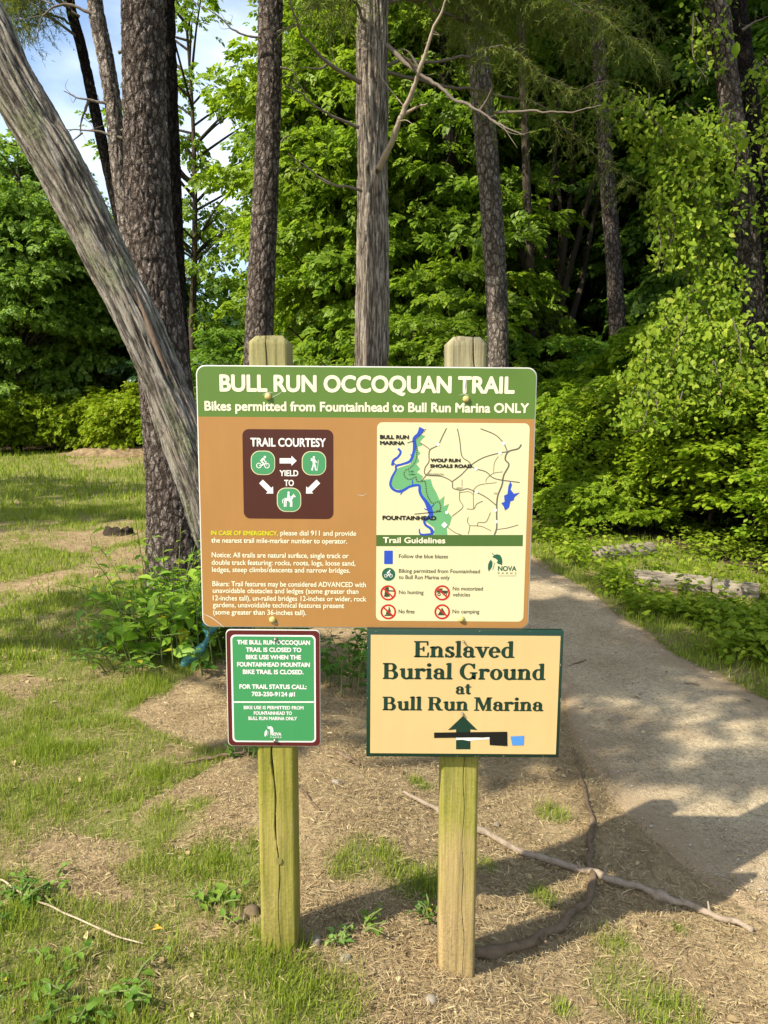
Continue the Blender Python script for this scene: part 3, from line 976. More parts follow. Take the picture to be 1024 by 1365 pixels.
# bare reddish scar on its upper side
def scar(parent, pts, Y, w, mat, name):
    mb = MB()
    n = 40
    Q = catmull(np.array([list(at(a, b, Y)) for a, b in pts]), n)
    tube(mb, Q, w * np.sin(np.linspace(0.05, np.pi - .05, n)) + .001, 8, None, .8)
    return child(name, mb.mesh(name, True, 'plate'), mat, parent)
scar(tl, [(180, 385), (198, 432), (212, 470), (224, 502)], 2.600, .014, bark_mat('red_inner_wood', (0.05, 0.034, 0.022, 1), (0.145, 0.098, 0.066, 1), (0.23, 0.165, 0.115, 1)), 'bark_scar')
# slender pines upper left
ts, Ps, Rs = big_tree('slender_pine', 'slender pine with dead branch stubs rising behind the thick pine, upper left',
    [(120, -80, 19), (126, 0, 20), (143, 90, 21), (152, 150, 21), (160, 230, 22), (176, 330, 24), (200, 460, 26), (225, 640, 28)], 5.4, M_PINE_LIGHT, 'pine', 33, top=11.0, ring=48, step=.03, plate=.03)
pine_crown(ts, Ps, 8.2, 11.5, 1.6, 5, n=40)
for pts, fk in [([(128, 20), (108, 12), (85, 5), (60, 18), (47, 52)], [([(70, 5), (55, 0)], .1)]), ([(150, 140), (120, 133), (100, 130), (86, 122)], []), ([(162, 175), (172, 168), (186, 170)], []),
                ([(165, 185), (130, 175), (85, 172)], [([(110, 177), (90, 195)], .1)]), ([(158, 70), (178, 66), (200, 70)], [])]:
    twig(ts, pts, 5.35, .016, M_TWIG, fork=fk)
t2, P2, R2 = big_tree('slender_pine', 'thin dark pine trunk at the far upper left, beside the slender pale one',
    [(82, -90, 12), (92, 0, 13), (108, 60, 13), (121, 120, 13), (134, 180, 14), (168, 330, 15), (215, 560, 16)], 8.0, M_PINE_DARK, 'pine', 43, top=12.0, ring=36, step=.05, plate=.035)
twig(t2, [(118, 135), (109, 160), (107, 180)], 7.9, .02, M_TWIG)
# pine over the left post
tm_, Pm, Rm = big_tree('pine_tree', 'straight brown pine rising directly above the left post',
    [(362, -60, 31), (361, 0, 32), (359, 120, 32), (355, 240, 33), (350, 340, 35), (345, 460, 37), (340, 640, 39)], 6.9, M_PINE_FAR, 'pine', 53, top=14.5, ring=84, step=.025, plate=.055)
pine_crown(tm_, Pm, 10.5, 15.5, 2.4, 6)
twig(tm_, [(348, 50), (335, 48), (315, 42), (290, 22), (255, 0)], 6.7, .014, M_TWIG, fork=[([(370, 42), (392, 34), (420, 36)], -.3)])
twig(tm_, [(374, 90), (390, 95), (398, 110)], 6.8, .014, M_TWIG)
twig(tm_, [(375, 190), (382, 182), (392, 184)], 6.8, .012, M_TWIG)
# cedar in the middle
tc_, Pc, Rc = big_tree('cedar_tree', 'straight grey cedar with stringy bark rising behind the middle of the trail sign',
    [(497, -60, 39), (497, 0, 40), (497, 200, 41), (497, 350, 42), (495, 480, 43), (494, 640, 46)], 5.2, M_CEDAR, 'cedar', 63, top=11.0, ring=110, step=.014, depth=1.8)
def limb(parent, pts, Y, r, mat, dy, name='limb', fork=()):
    return twig(parent, pts, Y, r, mat, name, fork, dy)
limb(tc_, [(505, 225), (515, 205), (527, 180), (545, 130), (558, 95), (572, 55), (598, -10)], 5.05, .030, M_PALELIMB, -.5, fork=[([(558, 95), (545, 82), (536, 72)], -.6), ([(536, 155), (556, 143), (570, 138)], -.3)])
limb(tc_, [(478, 170), (455, 160), (430, 148), (405, 128), (380, 112)], 5.0, .016, M_TWIG, -.4)
limb(tc_, [(480, 110), (450, 92), (420, 68), (400, 40), (388, 0)], 5.0, .022, M_TWIG, -.5, fork=[([(440, 84), (425, 92), (405, 90)], -.3)])
limb(tc_, [(482, 255), (470, 250), (440, 245), (410, 225), (385, 205)], 5.0, .014, M_TWIG, -.3)
dead = limb(tc_, [(516, 60), (545, 88), (575, 108), (605, 130), (640, 150), (668, 168), (700, 182)], 4.9, .021, M_TWIG, -.7,
            fork=[([(660, 150), (700, 148), (760, 150), (800, 140)], -.8), ([(640, 148), (655, 120), (650, 95)], -.5), ([(560, 96), (545, 70), (520, 65)], 0)])
# pine over the right post
tr_, Pr, Rr = big_tree('pine_tree', 'light brown pine rising just right of the right post',
    [(627, -60, 29), (630, 0, 30), (640, 100, 29), (648, 190, 29), (656, 290, 29), (662, 390, 28), (664, 480, 28), (668, 640, 30)], 8.6, M_PINE_LIGHT, 'pine', 73, top=16.0, ring=72, step=.03, plate=.06)
pine_crown(tr_, Pr, 12.0, 17.0, 2.5, 7)
# vine hung pine on the right
tv_, Pv, Rv = big_tree('pine_tree', 'vine hung pine at the right edge above the bushes',
    [(945, -60, 29), (955, 0, 29), (966, 80, 29), (978, 170, 29), (990, 260, 30), (999, 350, 30), (1006, 420, 30), (1011, 520, 31), (1014, 700, 32)], 6.6, M_PINE, 'pine', 83, top=13.5, ring=72, step=.025, plate=.05)
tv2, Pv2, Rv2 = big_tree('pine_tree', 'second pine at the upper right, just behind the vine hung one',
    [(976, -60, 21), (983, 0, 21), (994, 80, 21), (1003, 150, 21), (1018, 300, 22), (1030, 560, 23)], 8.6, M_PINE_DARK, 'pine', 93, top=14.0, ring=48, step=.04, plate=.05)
for pts in ([(990, 40), (1005, 30), (1024, 22)], [(1000, 95), (1012, 88), (1035, 70)]):
    twig(tv2, pts, 8.4, .02, M_TWIG)
# small trunks in the wood
for lab, pts, Y, mat in [
    ('small dark trunk seen in the leaves right of the grey cedar', [(588, -40, 15), (591, 60, 16), (598, 170, 17), (607, 280, 18), (612, 330, 18), (622, 520, 19)], 12.5, M_PINE_DARK),
    ('brown trunk standing alone in the dark hollow of the wood', [(798, 60, 18), (805, 180, 19), (812, 270, 20), (819, 360, 21), (823, 440, 22), (826, 560, 23)], 11.5, M_PINE),
    ('thin grey trunk at the left rim of the dark hollow', [(700, 180, 10), (705, 330, 12), (707, 420, 13), (706, 520, 14)], 12.0, M_LIMB)]:
    tt, a, b = big_tree('forest_tree', lab, pts, Y, mat, 'pine', int(Y * 7), top=12.0, ring=32, step=.06, plate=.05)
    pine_crown(tt, a, 9.0, 13.0, 2.6, int(Y * 11), (0.8, .95, .7), 60, M_LEAF)
# fan of dark stems in the hollow
mst = thing('multistem_tree', 'fan of thin dark stems rising in the dark hollow of the wood', 'tree', (at(725, 560, 13.0)[0], 13.0, 0))
for pts in ([(722, 600), (715, 440), (690, 320), (672, 270), (650, 220)], [(724, 600), (722, 430), (712, 320), (700, 240), (695, 150)], [(726, 600), (728, 440), (730, 330), (738, 230), (745, 120)],
            [(728, 600), (738, 440), (752, 330), (762, 250), (765, 160)], [(730, 600), (745, 430), (770, 320), (790, 250), (815, 190)], [(727, 600), (733, 460), (742, 380), (748, 300), (742, 220)], [(735, 600), (752, 470), (775, 380), (786, 320), (800, 250)]):
    mb = MB()
    P = np.array([at(a, b, 13.0 + .4 * math.sin(a)) for a, b in pts])
    P[0, 2] = float(ground_h(P[0, 0], P[0, 1])) - .1
    tube(mb, P, np.linspace(.085, .03, len(P)), 10, 40, .4)
    child('stem', mb.mesh('stem', True, 'plate'), M_LIMB, mst)
# ------------------------------------------------------------------ broadleaf trees behind
def px_x(px, Y):
    return float(at(px, 543, Y)[0])
FG = 'broadleaf trees of the wood behind the signs'
TREES = [  # px, Y, kind, scale, zscale, tint (some light put into leaf colour), material, label
    (-95, 25.0, 'maple', 1.00, 1.0, (.95, 1.0, .95), M_LEAF, 'leafy tree just outside the left edge of the picture, behind the lawn'),
    (28, 20.5, 'maple_b', .92, 1.0, (1.12, 1.2, 1.75), M_LEAF_BRIGHT, 'rounded green tree behind the lawn, leftmost of the full ones in view'),
    (112, 22.0, 'maple', .86, 1.0, (1.14, 1.2, 1.7), M_LEAF_BRIGHT, 'green tree behind the lawn, just left of the thick pine'),
    (178, 25.0, 'maple_b', .85, .95, (.8, .95, .75), M_LEAF, 'leafy tree far behind the lawn, mostly behind the thick pine'),
    (262, 18.0, 'airy', 1.15, 1.0, (1.0, 1.05, .7), M_LEAF_BRIGHT, 'slender airy tree with thin foliage between the thick pine and the left post pine'),
    (300, 26.0, 'low', 1.45, 1.0, (.95, 1.0, 1.0), M_LEAF, 'low greyish green tree under the sky gap left of the pine above the left post'),
    (262, 21.0, 'low', 1.05, .95, (.7, .85, .7), M_DARKLEAF, 'low dark tree at the lawn edge, seen just right of the thick pine'),
    (325, 17.0, 'low', .9, .9, (.85, .95, .7), M_LEAF, 'low leafy tree at the lawn edge left of the left post'),
    (470, 14.5, 'maple_b', 1.02, 1.08, (1.1, 1.1, .8), M_LEAF_BRIGHT, 'sunlit bright green tree filling the gap between the left post pine and the grey cedar'),
    (505, 18.5, 'maple', 1.20, 1.05, (1.05, 1.08, .8), M_LEAF_BRIGHT, 'tall bright tree right behind the sunlit one, nearest the grey cedar'),
    (470, 22.0, 'tall', .80, 1.05, (1.1, 1.1, .8), M_LEAF_BRIGHT, 'tall light green tree behind the pine above the left post'),
    (548, 13.8, 'maple', .98, 1.0, (.95, 1.02, .8), M_LEAF_BRIGHT, 'bright leafy tree just right of the grey cedar'),
    (600, 17.5, 'maple_b', 1.15, 1.05, (.85, .95, .7), M_LEAF, 'green tree behind the pine of the right post, left of the dark hollow'),
    (622, 11.8, 'low', .95, 1.0, (1.1, 1.12, .8), M_LEAF_BRIGHT, 'low bright sapling in the sun beside the foot of the right post pine'),
    (560, 11.0, 'low', .80, .9, (1.0, 1.05, .8), M_LEAF_BRIGHT, 'low bright sapling between the grey cedar and the right post'),
    (690, 18.0, 'maple_b', 1.18, 1.0, (.92, 1.05, .8), M_LEAF, 'shaded tree at the left side of the dark hollow'),
    (775, 19.5, 'maple', 1.2, 1.0, (.9, 1.02, .8), M_LEAF, 'shaded tree deep in the middle of the dark hollow'),
    (868, 17.0, 'maple_b', 1.1, 1.0, (.92, 1.05, .82), M_LEAF, 'shaded tree at the right side of the dark hollow'),
    (955, 14.0, 'maple', 1.1, 1.0, (.75, .85, .65), M_LEAF, 'green tree behind the vine hung pine'),
    (1065, 11.5, 'maple_b', 1.0, 1.0, (.8, .9, .7), M_LEAF, 'green tree cut by the right edge of the picture'),
    (735, 11.5, 'low', .75, .85, (.85, 1.0, .6), M_LEAF, 'low layered sapling in front of the dark hollow, left of the brown trunk'),
    (852, 10.8, 'low', .72, .85, (.75, .95, .6), M_LEAF, 'low layered sapling in front of the dark hollow, right of the brown trunk'),
    (722, 18.5, 'tall', 1.0, 1.0, (.95, 1.05, .75), M_LEAF, 'tall tree whose crown hangs over the left of the dark hollow'),
    (860, 15.5, 'tall', .95, 1.0, (.95, 1.05, .75), M_LEAF, 'tall tree whose crown hangs over the right of the dark hollow'),
    (905, 19.0, 'airy', 1.45, 1.0, (.7, .85, .55), M_LEAF, 'tall tree far behind the bushes on the right'),
    (660, 22.0, 'tall', 1.05, 1.0, (.8, .95, .6), M_LEAF, 'tall tree far behind the right post pine'),
    (520, 23.0, 'tall', 1.05, 1.0, (.95, 1.05, .7), M_LEAF_BRIGHT, 'tall light green tree far behind the grey cedar'),
]
for (px, Y, kind, sc, zs, tint, mat, lab) in TREES:
    plant_tree('broadleaf_tree', kind, lab, 'tree', px_x(px, Y), Y, sc, None, tint, mat, FG, zs)

# ------------------------------------------------------------------ bushes
BG_L = 'sunlit bushes along the far edge of the lawn'
for (px, Y, kind, sc, tint, lab) in [
    (15, 19.8, 'bush', .88, (1.15, 1.12, .8), 'sunlit bush at the lawn edge, leftmost in view'), (75, 20.3, 'bush_c', 1.05, (1.1, 1.1, .8), 'low sunlit bush at the lawn edge left of the brown soil heap'),
    (125, 20.0, 'bush', .80, (1.2, 1.15, .8), 'sunlit bush right behind the brown soil heap'), (172, 19.2, 'bush', .85, (1.2, 1.15, .8), 'sunlit bush touching the thick pine on its left'),
    (-60, 18.5, 'bush', .95, (1.1, 1.1, .8), 'sunlit bush cut by the left picture edge'), (262, 18.0, 'bush_c', 1.0, (.9, 1., .7), 'bush at the lawn edge half hidden by the trail sign')]:
    plant_tree('bush', kind, lab, 'bush', px_x(px, Y), Y, sc, None, tint, M_VINE, BG_L, parts=('stems', 'foliage'))
BG_R = 'bushes of the leafy bank right of the path'
for (x, y, kind, sc, zs, tint, lab) in [
    (2.05, 8.2, 'bush', .70, .9, (1.0, 1.05, .8), 'bush at the left end of the leafy bank, touching the trail sign in the picture'),
    (2.9, 7.4, 'bush_b', .78, .85, (1.05, 1.08, .8), 'bush in the leafy bank, second from the trail sign'),
    (2.75, 8.9, 'bush', .85, .9, (.9, 1.0, .7), 'bush at the back of the bank under the dark hollow'),
    (3.55, 6.6, 'bush_b', .85, .9, (1.1, 1.1, .8), 'broad bright bush behind the right end of the logs'),
    (3.9, 7.6, 'bush', 1.05, 1.0, (1.0, 1.05, .85), 'tall bush in the middle of the bank behind the bright one'),
    (4.25, 5.9, 'bush_b', 1.05, .66, (1.1, 1.1, .8), 'tall bright bush at the foot of the vine hung pine'),
    (4.1, 4.9, 'bush_b', .72, .85, (.9, 1.0, .75), 'low bush at the right picture edge beside the last log'),
    (6.0, 6.9, 'bush', 1.4, 1.1, (1.05, 1.05, .8), 'very tall bush right of the vine hung pine, cut by the picture edge'),
    (3.2, 10.0, 'bush', 1.0, .9, (.7, .85, .6), 'shaded bush at the mouth of the dark hollow'),
    (4.6, 9.2, 'bush', 1.3, 1.0, (.9, 1.0, .7), 'tall bush behind the bank, left of the vine hung pine'),
    (2.55, 6.75, 'bush_c', .55, .8, (1.0, 1.05, .8), 'small bush at the foot of the bank behind the first log'),
    (5.2, 4.6, 'bush_b', 1.0, 1.0, (.95, 1.0, .75), 'bush just outside the right picture edge near the path')]:
    plant_tree('bush', kind, lab, 'bush', x, y, sc, None, tint, M_VINE, BG_R, zs, parts=('stems', 'foliage'))

# vines on the right pine
def vine():
    rng = np.random.default_rng(77)
    t = thing('climbing_vine', 'bright green climbing vine hanging in curtains from the pine at the right edge', 'vine', (px_x(1011, 6.5), 6.5, 0))
    O, U, N, S = [], [], [], []
    stems = MB()
    for (px, py, sx, sz, n0, dy) in [(945, 20, .30, .40, 130, .1), (940, 70, .24, .30, 110, 0), (1030, 110, .30, .26, 160, .1), (935, 185, .42, .26, 480, -.2), (900, 200, .40, .26, 380, -.35), (930, 235, .50, .26, 520, -.3), (1040, 190, .26, .34, 260, -.1),
                                   (860, 170, .32, .14, 160, -.4), (840, 140, .30, .10, 100, -.4), (905, 270, .30, .28, 330, -.4), (895, 320, .18, .30, 230, -.4), (955, 300, .22, .26, 150, -.3), (1050, 270, .28, .36, 300, -.2), (1056, 350, .2, .4, 240, -.25),
                                   (940, 330, .22, .30, 200, -.35), (955, 385, .28, .28, 300, -.4), (930, 420, .45, .30, 520, -.5), (1062, 440, .25, .30, 250, -.4), (900, 460, .40, .26, 420, -.6), (960, 470, .5, .3, 560, -.7), (880, 505, .4, .25, 380, -.7), (930, 515, .45, .24, 380, -.8), (985, 525, .45, .26, 380, -.8), (865, 550, .35, .2, 240, -.9)]:
        n = int(n0 * 1.7)
        c = at(px, py, 6.5 + dy)
        th, r = rng.random(n) * 6.28, np.sqrt(rng.random(n))
        o = c + np.c_[r * np.cos(th) * sx, rng.normal(0, .16, n), r * np.sin(th) * sz]
        O.append(o)
        U.append(np.c_[rng.normal(0, .5, n), rng.normal(-.3, .4, n), rng.normal(-.5, .35, n)])
        N.append(np.c_[rng.normal(-.3, .5, n), rng.normal(-.6, .4, n), rng.normal(.7, .4, n)])
        S.append(.052 * rng.lognormal(0, .32, n))
        for q in range(3):
            a = c + np.array([rng.normal(0, sx * .4), rng.normal(0, .1), sz])
            b = c + np.array([rng.normal(0, sx * .5), rng.normal(0, .1), -sz])
            tube(stems, np.array([a, (a + b) / 2 + rng.normal(0, .06, 3), b]), np.array([.008, .007, .004]), 5, 9, .4, False)
    V, fs = scatter(LEAF_M[0], LEAF_M[1], np.concatenate(O), np.concatenate(U), nrm(np.concatenate(N)), np.concatenate(S))
    child('leaves', make_mesh('leaves', V, fs), M_VINE, t)
    child('stems', stems.mesh('stems', True, 'plate'), M_TWIG, t)
vine()

# drooping cedar sprays, upper right of the middle
def needle_sprays(tree, seed, ends, ax):
    rng = np.random.default_rng(seed)
    O, U, N, S = [], [], [], []
    twigs = MB()
    for b, (px, py, Y) in enumerate(ends):
        e = at(px, py, Y)
        z0 = min(e[2] + rng.uniform(-.2, .9), 9.5)
        a = ax(z0)
        m = (a + e) / 2 + np.array([0, 0, .25])
        L = catmull(np.array([a, m, e]), 22)
        L = L + (np.stack([fbm(np.c_[np.arange(22) * .35, np.full(22, b * 3.1 + q_), np.zeros(22)], 3, 8) for q_ in range(3)], 1) - .5) * .28
        tube(twigs, L, np.linspace(.018, .003, 22), 6, None, .4, False)
        for i in range(8, 22):
            for q in range(6):
                d = nrm(np.array([rng.normal(), rng.normal(), -.55]))
                ln = rng.uniform(.15, .42)
                n = 26
                tt = rng.random(n) * ln
                o = L[i] + d * tt[:, None] + np.array([0, 0, -1.0]) * (tt ** 2)[:, None] * .7
                O.append(o)
                U.append(d + rng.normal(0, .75, (n, 3)) + np.array([0, 0, -.15]))
                N.append(rng.normal(0, .6, (n, 3)) + np.array([0, 0, 1]))
                S.append(rng.uniform(.028, .06, n))
    O, U, N, S = map(np.concatenate, (O, U, N, S))
    V, fs = scatter([[0, -.5, 0], [0, .5, 0], [1, .15, -.1], [1, -.15, -.1]], [[[0, 1, 2, 3]]], O, U, N, np.stack([S, np.full(len(S), .0065), S], 1))
    o = child('foliage', make_mesh('foliage', V, fs), M_NEEDLE, tree)
    child('branches', twigs.mesh('branches', True, 'plate'), M_TWIG, tree)
rs_ = np.random.default_rng(91)
ends = []
for b in range(52):
    if b < 42:
        px, py = rs_.uniform(590, 900), rs_.uniform(-60, 270)
        if py > 60 + (px - 590) * .75: py = rs_.uniform(-80, 60)
        ends.append((px, py, rs_.uniform(5.4, 8.2)))
    elif b < 45:
        ends.append((rs_.uniform(390, 470), rs_.uniform(-60, 0), rs_.uniform(4.4, 5.6)))
    else:
        ends.append((rs_.uniform(620, 860), rs_.uniform(-260, -90), rs_.uniform(5.0, 7.0)))
needle_sprays(tc_, 91, ends, lambda z: np.array([np.interp(z, Pc[:, 2], Pc[:, 0]), 5.2, z]))
needle_sprays(t2, 17, [(rs_.uniform(-60, 55), rs_.uniform(-60, 45), rs_.uniform(7.0, 8.4)) for q in range(14)], lambda z: np.array([np.interp(z, P2[:, 2], P2[:, 0]), 8.0, z]))

# ------------------------------------------------------------------ the far wood, one mass
def far_wood():
    rng = np.random.default_rng(5)
    O, U, N, S = [], [], [], []
    for k in range(620):
        a = rng.uniform(-62, 62)
        R = rng.uniform(27, 44)
        top = 15.0
        if -27 < a < -6: top = 6.5 if a < -14 else 5.0
        if a < -27: top = 9.5
        if -18 < a < -8: top = 3.6
        x, y = R * math.sin(math.radians(a)), R * math.cos(math.radians(a)) - 1.7
        z = float(ground_h(x, y)) + rng.uniform(0, 1) ** .8 * top * R / 34
        n = 230
        c = np.array([x, y, z])
        O.append(c + rng.normal(0, 1, (n, 3)) * np.array([1.5, 1.2, .9]))
        U.append(rng.normal(0, 1, (n, 3)) + np.array([0, -.4, -.4]))
        N.append(rng.normal(0, .6, (n, 3)) + np.array([0, -.3, 1]))
        S.append(rng.uniform(.28, .5, n))
    O, U, N, S = map(np.concatenate, (O, U, N, S))
    V, fs = scatter(SPRAY[0], SPRAY[1], O, U, N, S)
    me = make_mesh('far_wood', V, fs)
    return tag(link('far_wood', me, M_LEAF), 'far wood of green crowns closing the view behind the nearer trees', 'wood', kind='stuff')
fw = far_wood()
fw.color = (.85, .95, .75, 1)

def ground_cover():
    """broad leaved weeds and seedlings under the bank, between path and logs, and at the wood's edge"""
    rng = np.random.default_rng(15)
    n = 26000
    x, y, r = wedge_points(n, 3.5, 13, 46, 96, 1.2)
    bank = gpoly([(700, 705), (790, 715), (1100, 745), (1400, 800), (1400, 1010), (1024, 905), (930, 872), (850, 822), (790, 775), (735, 745)])
    xs, ys = warp(x, y, .15, 2.0, 201)
    k = inside(xs, ys, bank) | (inside(xs, ys, FOREST) & (rng.random(n) < .35))
    k &= noise2(x, y, 2.4, 205) > .40
    logs = gpoly([(770, 715), (870, 720), (960, 755), (1030, 765), (1030, 830), (930, 815), (840, 805), (830, 770), (775, 765)])
    k &= ~(inside(x, y, logs) & (rng.random(n) < .85))
    x, y = x[k], y[k]
    m = len(x) * 6
    xi, yi = np.repeat(x, 6), np.repeat(y, 6)
    th = rng.random(m) * 6.28
    o = np.c_[xi + .05 * np.cos(th), yi + .05 * np.sin(th), ground_h(xi, yi) + rng.uniform(.02, .20, m) * (.4 + noise2(xi, yi, 3.0, 207))]
    V, fs = scatter(LEAF_M[0], LEAF_M[1], o, np.c_[np.cos(th), np.sin(th), rng.normal(.0, .3, m)], nrm(np.c_[rng.normal(0, .4, m), rng.normal(0, .4, m), np.ones(m)]), rng.uniform(.025, .075, m))
    return tag(link('ground_cover', make_mesh('ground_cover', V, fs), M_VINE), 'low broad leaved weeds between the path, the logs and the bushes', 'weeds', kind='stuff')
ground_cover()
# ------------------------------------------------------------------ sign posts
def wood_mat(name, dry, green, algae_lo, algae_hi, bias, dark, head):
    k = NT(name)
    co = k.coord('Object', (1, 1, 1))
    grain = k.noise(k.coord('Object', (95, 95, 3.2)), 1.0, 5.0, 0.65)
    grain2 = k.noise(k.coord('Object', (28, 28, 1.4)), 1.0, 3.0, 0.6)
    blot = k.noise(k.coord('Object', (9, 9, 4)), 1.0, 5.0, 0.65)
    spk = k.noise(co, 140.0, 3.0, 0.7)
    sep = k.n('SeparateXYZ', Vector=k.coord('Object'))
    zz = k.math('ADD', sep.outputs[2], k.math('MULTIPLY', k.math('SUBTRACT', blot, 0.5), 0.5))
    alg = k.n('MapRange', Value=zz)
    alg.inputs['From Min'].default_value, alg.inputs['From Max'].default_value = algae_lo, algae_hi
    alg.clamp = True
    wood = k.mix(k.ramp(grain2, 0.3, 0.7), dry, tuple(c * 0.72 for c in dry[:3]) + (1,))
    wood = k.mix(k.math('MULTIPLY', k.ramp(grain, 0.50, 0.68), 0.75), wood, tuple(c * 0.42 for c in dry[:3]) + (1,))
    gr = k.mix(k.ramp(blot, 0.3, 0.7), green, tuple(c * 0.6 for c in green[:3]) + (1,))
    gr = k.mix(k.math('MULTIPLY', k.ramp(grain, 0.48, 0.66), 0.7), gr, tuple(c * 0.36 for c in green[:3]) + (1,))
    amt = k.math('MULTIPLY', k.math('ADD', alg.outputs[0], bias, True), k.ramp(k.math('ADD', k.math('MULTIPLY', spk, 0.35), k.math('MULTIPLY', blot, 0.65)), 0.30, 0.62))
    col = k.mix(amt, wood, gr)
    col = k.mix(k.math('MULTIPLY', k.ramp(spk, 0.62, 0.72), 0.4), col, dark)
    spl = k.n('MapRange', Value=zz)
    spl.inputs['From Min'].default_value, spl.inputs['From Max'].default_value = 0.20, -0.06
    col = k.mix(k.math('MULTIPLY', spl.outputs[0], k.ramp(spk, 0.40, 0.62)), col, (0.17, 0.115, 0.06, 1))
    stn = k.ramp(k.noise(k.coord('Object', (26, 26, 3.5)), 1.0, 5.0, .7), 0.52, 0.68)
    col = k.mix(k.math('MULTIPLY', stn, .5), col, dark)
    grey = k.n('MapRange', Value=zz)
    grey.inputs['From Min'].default_value, grey.inputs['From Max'].default_value = 1.34, 1.50
    wg = k.mix(k.math('MULTIPLY', k.ramp(grain, 0.46, 0.64), 0.75), (0.30, 0.262, 0.165, 1), (0.085, 0.07, 0.042, 1))
    col = k.mix(k.math('MULTIPLY', grey.outputs[0], head), col, wg)
    col = k.mix(k.attr('crack'), col, (0.012, 0.010, 0.006, 1))
    return k.done(col, 0.85, 0.2, k.bump(k.math('ADD', grain, k.math('MULTIPLY', spk, 0.4)), 0.55, 0.004))

def post_mesh(name, x_top, x_bot, z_bot, z_top, crack, seed, zch=0.014):
    """square timber with weathered arrises, chamfered head and an open drying crack in its front face"""
    w, d = 0.089, 0.089
    nz = 240
    zs = np.linspace(0, 1, nz) ** 1.0 * (z_top - zch - z_bot) + z_bot
    rows = []
    att = []
    fu = np.r_[np.linspace(0.006, w - 0.006, 26)]
    for z in zs:
        t = (z - z_bot) / (z_top - z_bot)
        xo = x_bot + (x_top - x_bot) * t
        cx, op, dp = crack(z)
        u = fu.copy()
        # pull three columns to the crack
        k0 = int(np.clip(np.argmin(abs(u - cx)), 2, len(u) - 3))
        u[k0 - 1], u[k0], u[k0 + 1] = cx - op, cx, cx + op
        u[:k0 - 1] = np.linspace(0.006, cx - op - 0.002, k0 - 1)
        u[k0 + 2:] = np.linspace(cx + op + 0.002, w - 0.006, len(u) - k0 - 2)
        yy = np.full(len(u), 0.004)
        yy[k0] += dp
        aa = np.zeros(len(u))
        aa[k0] = 1.0 if dp > 0.001 else 0
        f = np.c_[xo + u, yy]
        ring = np.vstack([f, [[xo + w, 0.010], [xo + w, d * .5], [xo + w, d - 0.006], [xo + w - .006, d], [xo + w * .5, d], [xo + .006, d], [xo, d - 0.006], [xo, d * .5], [xo, 0.010]]])
        rows.append(np.c_[ring, np.full(len(ring), z)])
        att.append(np.r_[aa, np.zeros(9)])
    # head: chamfer ring, then centre
    last = rows[-1]
    c = last.mean(0)
    c[0], c[1] = last[:, 0].min() + w / 2, d / 2 + 0.002
    top = last.copy()
    top[:, 0] = c[0] + np.clip(last[:, 0] - c[0], -w / 2 + 0.015, w / 2 - 0.015)
    top[:, 1] = c[1] + np.clip(last[:, 1] - c[1], -d / 2 + 0.010, d / 2 - 0.010)
    top[:, 2] = z_top
    rows.append(top)
    att.append(att[-1] * 1.0)
    V = np.concatenate(rows)
    A = np.concatenate(att)
    m = len(last)
    R = len(rows)
    nb = fbm(V * np.array([30, 30, 5.0]), 3, seed)
    ctr = np.array([V[:, 0].mean(), d / 2])
    V[:, 0] += (nb - .5) * 0.003
    V[:, 1] += (fbm(V * np.array([40, 40, 6.0]), 3, seed + 9) - .5) * 0.003
    V[-m:, 2] += (nb[-m:] - .5) * 0.008
    i = np.arange(R - 1)[:, None] * m
    j = np.arange(m)[None]
    j2 = (j + 1) % m
    F = np.stack([i + j, i + j2, i + m + j2, i + m + j], -1).reshape(-1, 4)
    tc = np.r_[V[-m:].mean(0)][None]
    tc[0, 2] = z_top + 0.001
    Vn = np.vstack([V, tc])
    cap = np.stack([(R - 1) * m + np.arange(m), (R - 1) * m + (np.arange(m) + 1) % m, np.full(m, R * m)], 1)
    return make_mesh(name, Vn, [F, cap], False, {'crack': np.r_[A, 0]})

def crack_left(z):
    cx = 0.043 + 0.004 * math.sin(z * 9) + 0.003 * math.sin(z * 31 + 1) - 0.006 * (z - 0.3)
    if z > 0.75:
        return cx, 0.0014, 0.006
    op = 0.0026 * max(0.0, min(1, (z - 0.10) / 0.3)) * (0.75 + 0.35 * math.sin(z * 60) * math.sin(z * 23)) + 0.0004
    if 0.285 < z < 0.30:
        op = 0.0006
    return cx, max(op, 0.0005), 0.016 if z > 0.10 else 0.003

def crack_right(z):
    cx = 0.060 - 0.006 * math.sin(z * 4.0) + 0.002 * math.sin(z * 37)
    if z > 1.2:
        return cx - 0.001, 0.0014, 0.014
    if z > 0.35:
        return cx, 0.0007, 0.008
    return cx, 0.0005, 0.003

Z0 = 1.441                                     # height of the trail sign's top edge
post_l = thing('sign_post', 'square wooden post behind the green closure notice, moss green with a long open crack', 'post', (-0.212, 0.045, -0.02), 'square wooden posts carrying the signs')
child('timber', post_mesh('timber', -0.2635, -0.2555, -0.12, 1.507, crack_left, 5),
      wood_mat('mossy_timber', (0.38, 0.30, 0.10, 1), (0.255, 0.250, 0.020, 1), -0.9, 0.0, 0.0, (0.12, 0.13, 0.02, 1), .5), post_l)
post_r = thing('sign_post', 'square wooden post under the Enslaved Burial Ground board, green above and bare tan below', 'post', (0.225, 0.045, -0.07), 'square wooden posts carrying the signs')
child('timber', post_mesh('timber', 0.1785, 0.1890, -0.20, 1.508, crack_right, 8),
      wood_mat('tan_timber', (0.46, 0.325, 0.145, 1), (0.265, 0.285, 0.020, 1), 0.14, 0.44, 0.14, (0.16, 0.14, 0.05, 1), .85), post_r)
